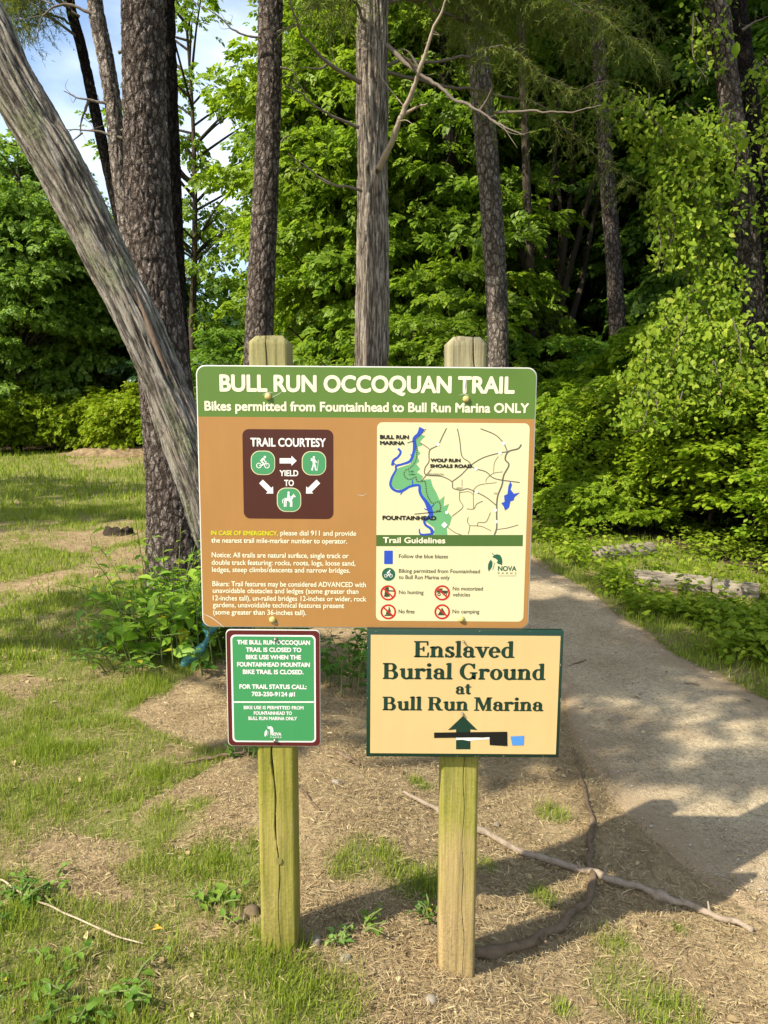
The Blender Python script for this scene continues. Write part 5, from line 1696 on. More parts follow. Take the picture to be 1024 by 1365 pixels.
# ------------------------------------------------------------------ green closure notice
def build_notice():
    t = thing('closure_notice', 'small green notice with maroon border on the mossy left post, hung below the trail sign', 'sign', (-0.218, 0, 0.546))
    S = Plate(0.0, lambda x, y: (280 + x / 4.267, 820 + y / 4.267))
    mb = MB(); slab(mb, S.rr(96, 82, 628, 746, 28), 0.0, 0.0025, 0.0006); part('panel', mb, M_EDGE, t)
    mb = MB(); S.rrect(mb, 100, 87, 624, 742, 26, 0.0004); part('border', mb, M_MAROON, t)
    mb = MB(); S.rrect(mb, 123, 112, 602, 722, 26, 0.0007); part('border_line', mb, M_WHITE, t)
    mb = MB(); S.rrect(mb, 133, 121, 592, 713, 20, 0.0010); part('green_face', mb, M_CLOSE, t)
    mb = MB()
    for body, x0, x1, y0, y1 in [('THE BULL RUN OCCOQUAN', 155, 570, 141, 167), ('TRAIL IS CLOSED TO', 205, 521, 183, 209), ('BIKE USE WHEN THE', 205, 519, 225, 251), ('FOUNTAINHEAD MOUNTAIN', 155, 569, 267, 293),
                                 ('BIKE TRAIL IS CLOSED.', 188, 533, 309, 335), ('FOR TRAIL STATUS CALL:', 168, 551, 393, 419), ('703-250-9124 #1', 238, 484, 435, 461)]:
        S.text(mb, body, x0, x1, y0, y1, 0.0014, 0.0006)
    for body, x0, x1, y0, y1 in [('BIKE USE IS PERMITTED FROM', 193, 533, 515, 535), ('FOUNTAINHEAD TO', 250, 467, 546, 566), ('BULL RUN MARINA ONLY', 220, 496, 576, 596)]:
        S.text(mb, body, x0, x1, y0, y1, 0.0014, 0.0004)
    part('lettering', mb, M_WHITE, t)
    mb = MB(); S.stroke(mb, [(133, 493), (592, 493)], 9, 0.0014); part('dividing_line', mb, M_WHITE, t)
    mb = MB(); leaf_logo(S, mb, (309, 626), 0.56, 0.0014); S.text(mb, 'NOVA', 345, 407, 666, 684, 0.0014, 0.0005); S.text(mb, 'P A R K S', 345, 407, 689, 697, 0.0014, 0.0002)
    part('park_emblem', mb, M_WHITE, t)
    bolt(t, 367.5, 852, -0.0012, 0.0045, M_STEEL); bolt(t, 367, 986.5, -0.0012, 0.0048, M_STEEL)
    return t
build_notice()

# ------------------------------------------------------------------ burial ground board, with its own slab-serif letters
class Glyphs:
    """bold book-serif letters drawn from rectangles, arcs and polygons (cap height .70, x-height .47)"""
    def __init__(s): s.out = []
    def R(s, x0, y0, x1, y1): s.out.append(np.array([(x0, y0), (x1, y0), (x1, y1), (x0, y1)]))
    def P(s, *pts): s.out.append(np.array(pts))
    def arc(s, cx, cy_, rx, ry, tx, ty, a0, a1, n=22):
        th = np.radians(np.linspace(a0, a1, n))
        o = np.c_[cx + rx * np.cos(th), cy_ + ry * np.sin(th)]
        i = np.c_[cx + (rx - tx) * np.cos(th), cy_ + (ry - ty) * np.sin(th)]
        for q in range(n - 1):
            s.out.append(np.array([o[q], o[q + 1], i[q + 1], i[q]]))
    def stem(s, x, y0, y1, w=.125, bot=True, top=None, sw=.055, th=.042):
        s.R(x, y0, x + w, y1)
        if bot:
            s.R(x - sw, y0, x + w + sw, y0 + th)
            s.P((x - sw * .5, y0 + th), (x, y0 + th), (x, y0 + th * 2)); s.P((x + w, y0 + th), (x + w + sw * .5, y0 + th), (x + w, y0 + th * 2))
        if top == 'cap':
            s.R(x - sw, y1 - th, x + w + sw, y1)
        if top == 'flag':
            s.P((x - sw, y1 - th * 1.6), (x + w, y1 - th * 1.6), (x + w, y1), (x - sw * .0, y1 - th * .4), (x - sw, y1 - th * .7))
    def glyph(s, ch):
        s.out = []
        if ch == 'E':
            s.stem(.08, 0, .70, .13, True, 'cap'); s.R(.08, .655, .54, .70); s.R(.08, 0, .56, .045); s.R(.2, .34, .38, .38)
            s.P((.54, .70), (.48, .70), (.505, .655), (.515, .52), (.545, .52)); s.P((.56, 0), (.5, 0), (.525, .045), (.545, .20), (.575, .20)); s.P((.36, .46), (.345, .36), (.36, .26), (.395, .26), (.395, .46)); return .62
        if ch == 'B':
            s.stem(.08, 0, .70, .13, True, 'cap'); s.R(.1, .655, .34, .70); s.R(.1, 0, .36, .045); s.R(.2, .345, .36, .385)
            s.arc(.34, .525, .19, .175, .12, .042, -90, 90); s.arc(.36, .185, .225, .20, .135, .045, -90, 90); return .66
        if ch == 'G':
            s.arc(.36, .35, .33, .365, .135, .045, 48, 330); s.R(.50, .02, .62, .30); s.R(.42, .27, .69, .312); s.P((.56, .70), (.59, .70), (.59, .48), (.56, .48), (.50, .60))
            s.P((.50, .05), (.62, .0), (.62, .12), (.50, .14)); return .74
        if ch == 'R':
            s.stem(.08, 0, .70, .13, True, 'cap'); s.R(.1, .655, .36, .70); s.R(.2, .335, .36, .375); s.arc(.36, .517, .205, .183, .13, .042, -90, 90)
            s.P((.32, .34), (.46, .35), (.56, .08), (.42, .06)); s.P((.42, .08), (.56, .10), (.60, .05), (.66, .05), (.66, .0), (.48, 0)); return .70
        if ch == 'M':
            s.R(.10, 0, .145, .70); s.R(.02, 0, .23, .042); s.R(.02, .658, .24, .70); s.P((.10, .70), (.24, .70), (.46, .14), (.39, .0)); s.P((.39, .0), (.43, 0), (.66, .70), (.60, .70))
            s.R(.60, 0, .73, .70); s.R(.54, 0, .79, .042); s.R(.62, .658, .79, .70); return .84
        if ch == 'n':
            s.stem(.07, 0, .47, .12, True, 'flag'); s.arc(.30, .30, .17, .18, .10, .06, 0, 150); s.stem(.35, 0, .31, .12, True); return .56
        if ch == 'u':
            s.stem(.07, .16, .47, .12, False, 'flag'); s.arc(.27, .17, .20, .185, .12, .06, 180, 325); s.stem(.36, 0, .47, .12, False, 'flag'); s.R(.36, 0, .535, .042); return .57
        if ch == 'm':
            return .8
        if ch == 'r':
            s.stem(.07, 0, .47, .12, True, 'flag'); s.arc(.30, .30, .14, .18, .10, .06, 55, 150); s.arc(.36, .40, .065, .065, .06, .06, 0, 360, 14); return .44
        if ch == 'i':
            s.stem(.07, 0, .47, .12, True, 'flag'); s.arc(.13, .63, .072, .072, .07, .07, 0, 360, 16); return .28
        if ch == 'l':
            s.stem(.07, 0, .72, .12, True, 'flag'); return .28
        if ch == 'd':
            s.arc(.25, .23, .215, .245, .115, .045, 60, 300); s.R(.33, .05, .45, .72); s.P((.27, .72 - .067), (.45, .72 - .067), (.45, .72), (.31, .70), (.27, .69)); s.R(.36, 0, .515, .042); s.P((.33, .12), (.33, .05), (.36, 0), (.45, 0), (.45, .12)); return .54
        if ch == 'a':
            s.arc(.21, .14, .175, .15, .11, .04, 60, 310); s.stem(.30, .09, .33, .115, False); s.arc(.23, .32, .185, .16, .11, .045, 0, 160); s.arc(.105, .345, .06, .06, .055, .055, 0, 360, 14)
            s.R(.20, .245, .33, .285); s.arc(.405, .09, .105, .095, .105, .045, 180, 330); return .50
        if ch == 'e':
            s.arc(.24, .23, .215, .245, .12, .045, 0, 322); s.R(.13, .225, .455, .262); return .48
        if ch == 'o':
            s.arc(.25, .23, .225, .245, .12, .045, 0, 360, 36); return .50
        if ch == 's':
            s.arc(.21, .34, .16, .135, .105, .048, 25, 235); s.arc(.21, .125, .175, .135, .11, .048, -155, 55); s.P((.08, .30), (.20, .30), (.37, .16), (.25, .14))
            s.R(.31, .33, .345, .47); s.R(.045, 0, .08, .15); return .42
        if ch == 't':
            s.R(.10, .10, .22, .60); s.P((.10, .60), (.22, .62), (.22, .47), (.10, .47)); s.R(.02, .43, .33, .47); s.arc(.215, .11, .115, .12, .115, .05, 180, 335); return .36
        if ch == 'v':
            s.P((.05, .46), (.19, .46), (.32, .10), (.25, -.01)); s.P((.25, -.01), (.29, -.01), (.46, .46), (.40, .46)); s.R(-.01, .43, .25, .47); s.R(.34, .43, .52, .47); return .50
        return .22
def serif_line(pl, mb, body, x0, x1, yt, yb, lift, cap=.70, bold=.0011):
    g = Glyphs()
    x, polys = 0, []
    for ch in body:
        if ch == ' ':
            x += .24; continue
        w = g.glyph(ch)
        polys += [p + np.array([x, 0]) for p in g.out]
        x += w
    A = np.concatenate(polys)
    mn, mx = A[:, 0].min(), A[:, 0].max()
    a, b = pl.p(x0, yb), pl.p(x1, yb)
    zt = pl.p((x0 + x1) / 2, yt)[1]
    zb = pl.p((x0 + x1) / 2, yb)[1]
    for p in polys:
        Q = np.c_[a[0] + (p[:, 0] - mn) / (mx - mn) * (b[0] - a[0]), zb + p[:, 1] / cap * (zt - zb)]
        pl.poly(mb, Q, lift, True)
        for q in range(6):
            pl.poly(mb, Q + bold * np.array([math.cos(q * math.pi / 3), math.sin(q * math.pi / 3) * .6]), lift, True)

def build_board():
    y0 = -0.018
    t = thing('burial_ground_board', 'buff wooden board with dark green edge reading Enslaved Burial Ground, lowest on the right post', 'sign', (0.23, 0, 0.528))
    S = Plate(y0, lambda x, y: (480 + x / 3.657, 820 + y / 3.657))
    fr = S.rr(32, 74, 981, 692, 3)
    mb = MB(); slab(mb, fr, y0, 0.0, 0.001); part('board', mb, M_DGREEN, t)
    mb = MB(); S.rrect(mb, 51, 98, 966, 675, 2, 0.0006); part('buff_face', mb, M_BOARD, t)
    mb = MB()
    serif_line(S, mb, 'Enslaved', 265, 750, 128, 205, 0.0010)
    serif_line(S, mb, 'Burial Ground', 113, 901, 236, 312, 0.0010)
    serif_line(S, mb, 'at', 468, 540, 336, 384, 0.0010, .62)
    serif_line(S, mb, 'Bull Run Marina', 112, 893, 400, 464, 0.0010)
    part('lettering', mb, M_DGREEN, t)
    mb = MB()
    S.poly(mb, [(502, 490), (573, 560), (538, 556), (538, 653), (468, 653), (468, 556), (428, 560)], 0.0010)
    part('arrow', mb, M_DGREEN, t)
    mb = MB(); S.poly(mb, [(468, 592), (490, 596), (540, 594), (600, 597), (632, 592), (632, 604), (580, 607), (530, 612), (500, 606), (468, 608)], 0.0012); part('paper_scrap', mb, M_WHITE, t)
    mb = MB(); S.poly(mb, [(361, 571), (717, 567), (718, 637), (632, 632), (631, 594), (361, 597)], 0.0015); part('black_tape', mb, M_TAPE, t)
    mb = MB(); S.poly(mb, [(733, 590), (800, 587), (797, 633), (742, 634)], 0.0013); part('blue_tape', mb, M_BTAPE, t)
    bolt(t, 618, 855, y0 - 0.0008, 0.0026, M_STEEL, 'screw'); bolt(t, 616.5, 951, y0 - 0.0012, 0.0030, M_STEEL, 'screw')
    # scuffs on the painted edge
    mb = MB()
    for q in range(26):
        x = 60 + 900 * RNG.random() if q % 2 else (977 if RNG.random() > .4 else 36)
        y = (78 if RNG.random() > .5 else 686) if q % 2 else 90 + 580 * RNG.random()
        r = RNG.uniform(2, 5)
        S.poly(mb, [(x + r * RNG.uniform(.3, 1) * math.cos(a), y + r * RNG.uniform(.2, 1) * math.sin(a)) for a in np.linspace(0, 5.5, 7)], 0.0012)
    part('paint_chips', mb, paint('chipped_wood', srgb(170, 165, 140, PK)), t)
    return t
build_board()
# ------------------------------------------------------------------ smaller things on the ground
def lying(name, label, cat, pts, w, mat, lift=0.0, seg=14, n=120, knots=0, seed=1, group=None, style=None):
    """a stick following picture points on the ground"""
    P = np.array([gp(*p) for p in pts])
    R = np.array(w) / 2
    P[:, 2] += R + lift
    Q = catmull(np.c_[P, R], n)
    rng = np.random.default_rng(seed)
    Q[:, :3] += (np.stack([vnoise(np.c_[np.arange(n) * .21, np.full(n, k * 9.1), np.zeros(n)], seed) for k in range(3)], 1) - .5) * Q[:, 3:4] * 1.9 * np.array([1, 1, .4])
    Q[:, 3] *= 1 + .22 * (vnoise(np.c_[np.arange(n) * .33, np.full(n, 5.1), np.zeros(n)], seed + 1) - .5)
    for k in range(knots):
        c = rng.integers(8, n - 8)
        Q[:, 3] += Q[c, 3] * .45 * np.exp(-((np.arange(n) - c) / 1.8) ** 2)
    mb = MB()
    tube(mb, Q[:, :3], Q[:, 3], seg)
    for q in range(knots):
        c_ = int(rng.integers(6, n - 6))
        d_ = nrm(np.array([rng.normal(), rng.normal(), .5 + .4 * rng.random()]))
        r_ = Q[c_, 3]
        tube(mb, np.array([Q[c_, :3], Q[c_, :3] + d_ * r_ * 1.6, Q[c_, :3] + d_ * r_ * rng.uniform(2.2, 4.5) + rng.normal(0, r_ * .3, 3)]), np.array([r_ * .55, r_ * .42, r_ * .25]), 7, 7, .5)
    mb.A = [np.clip(.55 + .9 * (fbm(np.concatenate(mb.V) * 60, 3, seed) - .5), 0, 1)]
    me = mb.mesh(name, True, 'plate')
    o = link(name, me, mat)
    c = Vector(P.mean(0))
    me.transform(Matrix.Translation(-c))
    o.location = c
    return tag(o, label, cat, group)

M_STICK = bark_mat('weathered_stick', (0.08, 0.056, 0.036, 1), (0.255, 0.195, 0.135, 1), (0.44, 0.37, 0.28, 1))
M_VINEWOOD = bark_mat('vine_wood', (0.04, 0.027, 0.016, 1), (0.14, 0.095, 0.058, 1), (0.27, 0.205, 0.135, 1))
M_STRAWSTICK = bark_mat('pale_stick', (0.2, 0.15, 0.09, 1), (0.40, 0.32, 0.21, 1), (0.55, 0.46, 0.32, 1))
lying('fallen_branch', 'long straight grey branch lying across the ground behind the right post', 'branch', [(537, 1058), (580, 1083), (640, 1112), (700, 1142), (760, 1160), (830, 1183), (900, 1207), (960, 1228), (1006, 1245)],
      [.010, .016, .018, .021, .023, .021, .019, .017, .016], M_STICK, .006, knots=6, seed=3)
lying('fallen_vine', 'curved brown vine stem lying under the straight branch and bending round to the right post', 'branch', [(606, 1284), (640, 1277), (680, 1268), (735, 1248), (775, 1212), (786, 1180), (783, 1150), (790, 1115), (788, 1085), (776, 1040), (765, 1003)],
      [.026, .027, .026, .024, .022, .023, .024, .018, .016, .013, .009], M_VINEWOOD, .004, knots=3, seed=5)
lying('thin_stick', 'thin pale stick lying in the grass at the lower left corner', 'stick', [(-20, 1168), (0, 1180), (40, 1203), (100, 1232), (150, 1254), (192, 1266)], [.004, .005, .0055, .005, .005, .003], M_STRAWSTICK, .016, 8, 60, 1, 7)
lying('thin_stick', 'short dark stick on the bare soil just right of the left post', 'stick', [(393, 1045), (408, 1062), (427, 1083)], [.006, .008, .006], M_VINEWOOD, .004, 8, 30, 1, 9)
lying('thin_stick', 'brown stick on the soil below the green notice, between the posts', 'stick', [(442, 1001), (462, 1012), (481, 1024)], [.008, .016, .012], M_VINEWOOD, .004, 8, 30, 1, 10)
lying('thin_stick', 'dead twig under the leafy shrub left of the green notice', 'stick', [(245, 1022), (285, 1015), (325, 1008), (342, 1000)], [.008, .012, .012, .006], M_VINEWOOD, .012, 8, 40, 1, 11)
lying('thin_stick', 'short twig lying alone on the shaded path', 'stick', [(758, 891), (772, 887), (781, 883)], [.005, .007, .004], M_VINEWOOD, .016, 6, 20, 0, 12)
lying('thin_stick', 'small twig on the right half of the path near its grassy edge', 'stick', [(912, 915), (925, 916), (934, 918)], [.005, .006, .004], M_VINEWOOD, .018, 6, 20, 0, 13)

# logs at the foot of the bank
def log(label, a, b, r, seed, sink=.35):
    A, B = gp(*a), gp(*b)
    A[2] += r * (1 - sink); B[2] += r * (1 - sink)
    d = nrm(B - A)
    n, ring = 90, 48
    C = A + (B - A) * np.linspace(0, 1, n)[:, None]
    X = nrm(np.cross(d, [0, 0, 1.0])); Yv = np.cross(X, d)
    th = np.linspace(0, 2 * np.pi, ring, endpoint=False)
    D = np.cos(th)[None, :, None] * X + np.sin(th)[None, :, None] * Yv + np.zeros((n, 1, 1))
    cr = fbm(np.stack([np.tile(np.cos(th), n) * 5, np.tile(np.sin(th), n) * 5, np.repeat(np.linspace(0, 1, n), ring) * 2.5], 1), 4, seed)
    gro = np.clip(1 - abs(cr - .5) * 9, 0, 1)
    rad = r * (1 + .10 * (cr - .5)) - .012 * gro
    rad = rad.reshape(n, ring)
    rad[0] *= .94; rad[-1] *= .94
    V = (C[:, None] + D * rad[:, :, None]).reshape(-1, 3)
    i = np.arange(n - 1)[:, None] * ring; j = np.arange(ring)[None]
    F = np.stack([i + j, i + (j + 1) % ring, i + ring + (j + 1) % ring, i + ring + j], -1).reshape(-1, 4)
    me = make_mesh('log', V, [F, np.arange(ring)[::-1][None], (np.arange(ring) + (n - 1) * ring)[None]], True, {'plate': np.clip(1 - gro * .9, 0, 1)})
    c = Vector((A + B) / 2)
    me.transform(Matrix.Translation(-c))
    return tag(link('log', me, M_LOG, loc=c), label, 'log', 'weathered logs edging the bank')
M_LOG = bark_mat('weathered_log', (0.07, 0.056, 0.04, 1), (0.20, 0.165, 0.115, 1), (0.33, 0.28, 0.21, 1))
log('pale weathered log nearest the trail sign, its cut end facing the path', (792, 747), (868, 739), .082, 3, .5)
log('split grey log in the middle, half buried in weeds beside the path', (845, 778), (948, 789), .082, 5, .5)
log('brownish log at the right, partly covered by leaves', (950, 791), (1012, 798), .080, 7, .5)

# soil heap and stump on the lawn
def heap():
    c = np.array([px_x(150, 18.6), 18.6])
    n = 60
    u, v = np.meshgrid(np.linspace(-1, 1, n), np.linspace(-1, 1, n))
    x, y = c[0] + u.ravel() * 1.6, c[1] + v.ravel() * .8
    z = np.clip(1 - (u.ravel() ** 2 + v.ravel() ** 2), 0, 1) ** .8 * .36 * (.15 + 1.2 * noise2(x, y, 1.6, 301, 4)) + .16 * (noise2(x, y, 5.0, 302, 5) - .5) * np.clip(1.2 - (u.ravel() ** 2 + v.ravel() ** 2), 0, 1)
    V = np.c_[x, y, ground_h(x, y) + z - .04]
    i = np.arange(n - 1)[:, None] * n; j = np.arange(n - 1)[None]
    F = np.stack([i + j, i + j + 1, i + n + j + 1, i + n + j], -1).reshape(-1, 4)
    me = make_mesh('soil_heap', V - np.array([c[0], c[1], 0]), [F], True)
    k = NT('heap_soil')
    nn = k.noise(k.coord('Object'), 6.0, 6.0, .7)
    m = k.done(k.mix(k.ramp(nn, .3, .7), (0.085, 0.055, 0.03, 1), (0.33, 0.235, 0.13, 1)), .95, .1, k.bump(nn, .8, .04))
    tag(link('soil_heap', me, m, loc=(c[0], c[1], 0)), 'brown soil heap at the far edge of the lawn in front of sunlit bushes', 'soil heap')
heap()
def stump():
    c = gp(158, 712)
    mb = MB()
    n = 40
    th = np.linspace(0, 2 * np.pi, n, endpoint=False)
    rows = []
    jag = vnoise(np.c_[np.cos(th) * 3.5, np.sin(th) * 3.5, np.full(n, 2.2)], 15)
    for q, f in enumerate((1.5, 1.15, 1.0, .93, .70, .35)):
        w = 1 + .8 * (fbm(np.c_[np.cos(th) * 2.2, np.sin(th) * 2.2, np.full(n, q * .5)], 3, 5) - .5)
        z = [-.05, .015, .05, .065, .055, .02][q] * (.35 + 1.3 * jag) + (-.03 if q == 0 else 0)
        rows.append(np.c_[c[0] + .135 * f * w * np.cos(th), c[1] + .10 * f * w * np.sin(th), c[2] + z])
    V = np.concatenate(rows)
    i = np.arange(5)[:, None] * n; j = np.arange(n)[None]
    mb.add(V, [np.stack([i + j, i + (j + 1) % n, i + n + (j + 1) % n, i + n + j], -1).reshape(-1, 4), (5 * n + np.arange(n))[None]], np.full(len(V), .3))
    me = mb.mesh('tree_stump', False, 'plate')
    me.transform(Matrix.Translation(-Vector(c)))
    tag(link('tree_stump', me, M_LIMB, loc=c), 'small dark rotten stump on the bare strip of the lawn', 'stump')
stump()

# stones
M_STONE = None
k = NT('stone')
nn = k.noise(k.coord('Object'), 40.0, 5.0, .65)
M_STONE = k.done(k.mix(nn, (0.14, 0.115, 0.085, 1), (0.33, 0.285, 0.22, 1)), .85, .25, k.bump(nn, .5, .004))
kc_ = NT('clod_soil')
nc_ = kc_.noise(kc_.coord('Object'), 70.0, 5.0, .7)
M_CLOD = kc_.done(kc_.mix(nc_, (0.06, 0.045, 0.03, 1), (0.22, 0.16, 0.09, 1)), .95, .1, kc_.bump(nc_, .9, .006))
def stone(label, px, py, s, seed):
    c = gp(px, py)
    bm = bmesh_ico(2)
    V, F = bm
    d = .72 + .6 * fbm(V * 1.3 + seed * 7.7, 2, seed)
    V = V * d[:, None] * np.array([s, s * .8, s * .55])
    me = make_mesh('stone', V, [F], False)
    o = link('stone', me, M_CLOD if 'clod' in label else M_STONE, loc=(c[0], c[1], c[2] + s * .22))
    o.rotation_euler = (0, 0, seed * 1.7)
    tag(o, label, 'stone', 'small stones on the bare soil')
import bmesh
def bmesh_ico(sub_):
    b = bmesh.new()
    bmesh.ops.create_icosphere(b, subdivisions=sub_, radius=1)
    b.verts.ensure_lookup_table()
    V = np.array([v.co[:] for v in b.verts]); F = np.array([[v.index for v in f.verts] for f in b.faces])
    b.free()
    return V, F
for lab, px, py, s, sd in [('pale flat stone in the shadow just right of the left post', 420, 1256, .020, 1), ('small grey stone below the young weed between the posts', 461, 1279, .016, 2),
                           ('pale stone on the soil below the right post', 574, 1334, .018, 3), ('dark pebble between the posts', 529, 1252, .008, 4), ('small stone at the edge of the right post shadow', 663, 1278, .012, 5),
                           ('tan clod of earth in the grass at the foot of the left post', 322, 1227, .022, 6), ('dark clod of earth left of the left post', 336, 1218, .026, 7),
                           ('pale pebble on the shaded soil right of the brown board', 662, 1100, .014, 8), ('grey stone on the soil behind the left post', 448, 1045, .020, 9), ('pebble on the dark soil beside the curved vine stem', 832, 1113, .009, 10)]:
    stone(lab, px, py, s, sd)

# ------------------------------------------------------------------ leafy plants
def leafy_plant(name, label, px, py, h, spread, n_stem, leaf, seed, mat, tint=(1, 1, 1), group=None, tmpl=LEAF_L, per=9, upright=.6, base_r=.15, cat='plant'):
    rng = np.random.default_rng(seed)
    c = gp(px, py)
    t = thing(name, label, cat, tuple(c), group)
    st = MB()
    O, U, N, S = [], [], [], []
    for s in range(n_stem):
        a = rng.random() * 6.28
        b = np.array([math.cos(a), math.sin(a), 0]) * base_r * math.sqrt(rng.random())
        L = h * rng.uniform(.55, 1.1)
        out = np.array([math.cos(a + rng.normal(0, .5)), math.sin(a + rng.normal(0, .5)), 0]) * spread * rng.uniform(.3, 1.0)
        Q = catmull(np.array([c + b, c + b + out * .3 + [0, 0, L * .55], c + b + out + [0, 0, L * (upright + (1 - upright) * rng.random())]]), 16)
        tube(st, Q, np.linspace(.0045, .0015, 16), 6, None, .4)
        for q in range(per):
            i = int(np.clip(3 + 12.9 * (q + rng.random() * .6) / per, 0, 15))
            az = q * 2.4 + rng.normal(0, .4)
            d = np.array([math.cos(az), math.sin(az), rng.normal(.12, .28)])
            O.append(Q[i]); U.append(d); N.append(np.array([0, 0, 1.0]) + rng.normal(0, .30, 3)); S.append(leaf * rng.uniform(.5, 1.15) * (1.1 - .5 * i / 15))
    V, fs = scatter(tmpl[0], tmpl[1], np.array(O), np.array(U), nrm(np.array(N)), np.array(S))
    o = child('leaves', make_mesh('leaves', V, fs), mat, t)
    o.color = (*tint, 1)
    child('stems', st.mesh('stems', True, 'plate'), M_GREENSTEM, t)
    return t
M_GREENSTEM = bark_mat('green_stem', (0.08, 0.09, 0.03, 1), (0.16, 0.19, 0.06, 1), (0.22, 0.26, 0.09, 1))
leafy_plant('leafy_shrub', 'broad leaved green shrub left of the trail sign at the foot of the thick pine', 230, 868, .62, .30, 62, .145, 3, M_WEED, (1.35, 1.30, .85), 'leafy plants round the foot of the pine', base_r=.30)
leafy_plant('leafy_shrub', 'shoots with narrow yellow green leaves standing up in front of the pine trunk', 240, 850, .80, .18, 14, .085, 4, M_WEED, (1.3, 1.2, .8), 'leafy plants round the foot of the pine', upright=.9, base_r=.22)
leafy_plant('leafy_shrub', 'low trailing leaves at the left front of the leafy shrub', 178, 880, .20, .25, 26, .065, 5, M_WEED, (.85, .9, .75), 'leafy plants round the foot of the pine', base_r=.26)
leafy_plant('leafy_shrub', 'dark leafy plant behind the gap between the green notice and the buff board', 458, 905, .34, .25, 34, .085, 6, M_WEED, (.45, .6, .45), 'leafy plants round the foot of the pine', base_r=.25)
leafy_plant('leafy_shrub', 'dark leafy plant behind the green notice, beside the fish tail', 330, 885, .40, .25, 30, .085, 7, M_WEED, (.4, .55, .4), 'leafy plants round the foot of the pine', base_r=.28)
leafy_plant('weed', 'pale young weed with lobed leaves between the posts', 451, 1256, .035, .05, 7, .036, 8, M_WEED, (1.5, 1.4, 2.6), 'small weeds in the soil', per=3, base_r=.01)
leafy_plant('weed', 'green seedlings beside the pale young weed', 480, 1240, .05, .06, 7, .030, 9, M_WEED, (.9, .95, .8), 'small weeds in the soil', per=4, base_r=.03)
leafy_plant('weed', 'dark little weed at the edge of the grass left of the right post', 577, 1225, .06, .05, 8, .03, 10, M_WEED, (.5, .6, .5), 'small weeds in the soil', per=5, base_r=.03)
leafy_plant('weed', 'broad bladed weed in the grass left of the left post', 275, 1215, .05, .08, 9, .05, 11, M_WEED, (.95, .95, .8), 'small weeds in the lawn', per=4, base_r=.06)
leafy_plant('weed', 'leafy weed at the left picture edge above the pale stick', 8, 1215, .05, .07, 10, .04, 12, M_WEED, (.75, .85, .8), 'small weeds in the lawn', per=5, base_r=.05)
leafy_plant('weed', 'broad leaved weed at the lower left corner of the lawn', 40, 1310, .04, .09, 12, .04, 13, M_WEED, (.9, .95, .8), 'small weeds in the lawn', per=5, base_r=.08)
leafy_plant('weed', 'clover like weed at the bottom edge left of the left post', 130, 1330, .05, .09, 16, .04, 14, M_WEED, (.85, .9, .8), 'small weeds in the lawn', per=6, base_r=.09)
leafy_plant('weed', 'leafy weed in the grass above the pale stick', 60, 1178, .035, .07, 10, .032, 15, M_WEED, (.85, .95, .8), 'small weeds in the lawn', per=5, base_r=.07)
leafy_plant('weed', 'dark weed standing in the grass below the green notice', 322, 1010, .10, .06, 9, .035, 16, M_WEED, (.7, .8, .7), 'small weeds in the lawn', per=6, base_r=.05)

# yellow fallen leaf
mb = MB()
c = gp(203, 1249)
V, fs = scatter(LEAF_L[0], LEAF_L[1], np.array([c + [0, 0, .02], c + [.012, .004, .021]]), np.array([[1, .3, .1], [-.4, 1, 0.2]]), np.array([[0, .2, 1.0], [.3, 0, 1]]), np.array([.03, .02]))
mb.add(V - c, fs)
tag(link('fallen_leaf', mb.mesh('fallen_leaf'), NT('yellow_leaf').done((0.62, 0.36, 0.05, 1), .6, .3), loc=c), 'small yellow orange leaf lying in the grass at the lower left', 'leaf')

# teal fish tail
def fish_tail():
    Y = 2.02
    t = thing('fish_tail_ornament', 'teal fish tail ornament with upturned fluke lying under the shrub left of the green notice', 'ornament', tuple(gp(258, 897)))
    pts = [(245, 902, 9), (250, 893, 15), (257, 886, 16), (266, 880, 14), (272, 873, 10), (276, 866, 6.5), (277, 860, 5)]
    P = np.array([at(a, b, Y + .06 * i / 6) for i, (a, b, w) in enumerate(pts)])
    R = np.array([w * 3.75 / F_PX / 2 for _, _, w in pts])
    g = float(ground_h(P[0, 0], P[0, 1]))
    P[:, 2] += max(0, g + .01 - P[0, 2])
    mb = MB()
    tube(mb, P, R, 20, 40, .5)
    k = NT('teal_glaze')
    vo = k.n('TexVoronoi', Vector=k.coord('Object'), Scale=55.0)
    m = k.done(k.mix(vo.outputs['Distance'], (0.022, 0.12, 0.13, 1), (0.07, 0.24, 0.25, 1)), .4, .5, k.bump(vo.outputs['Distance'], .6, .006))  # teal kept dark: the shade it lies in is put into the colour
    child('body', mb.mesh('body', True, 'plate'), m, t)
    e = P[-1]
    fl = MB()
    for sgn in (-1, 1):
        n = 12
        s = np.linspace(0, 1, n)
        ctr = e + np.c_[sgn * .050 * s ** 1.2 + .02 * s, .01 * s, .062 * np.sin(s * 1.45)]
        w = .017 * np.sin(np.pi * (.12 + .86 * s)) + .002
        up = np.c_[-sgn * .6 * w, 0 * s, .8 * w]
        a, b = ctr + up, ctr - up
        V = np.vstack([a + [0, .003, 0], b + [0, .003, 0], a - [0, .003, 0], b - [0, .003, 0]])
        i = np.arange(n - 1)
        F = np.vstack([np.stack([i, i + 1, n + i + 1, n + i], 1), np.stack([2 * n + i + 1, 2 * n + i, 3 * n + i, 3 * n + i + 1], 1), np.stack([i + 1, i, 2 * n + i, 2 * n + i + 1], 1), np.stack([n + i, n + i + 1, 3 * n + i + 1, 3 * n + i], 1)])
        fl.add(V, [F])
    child('fluke', fl.mesh('fluke', True), m, t)
fish_tail()

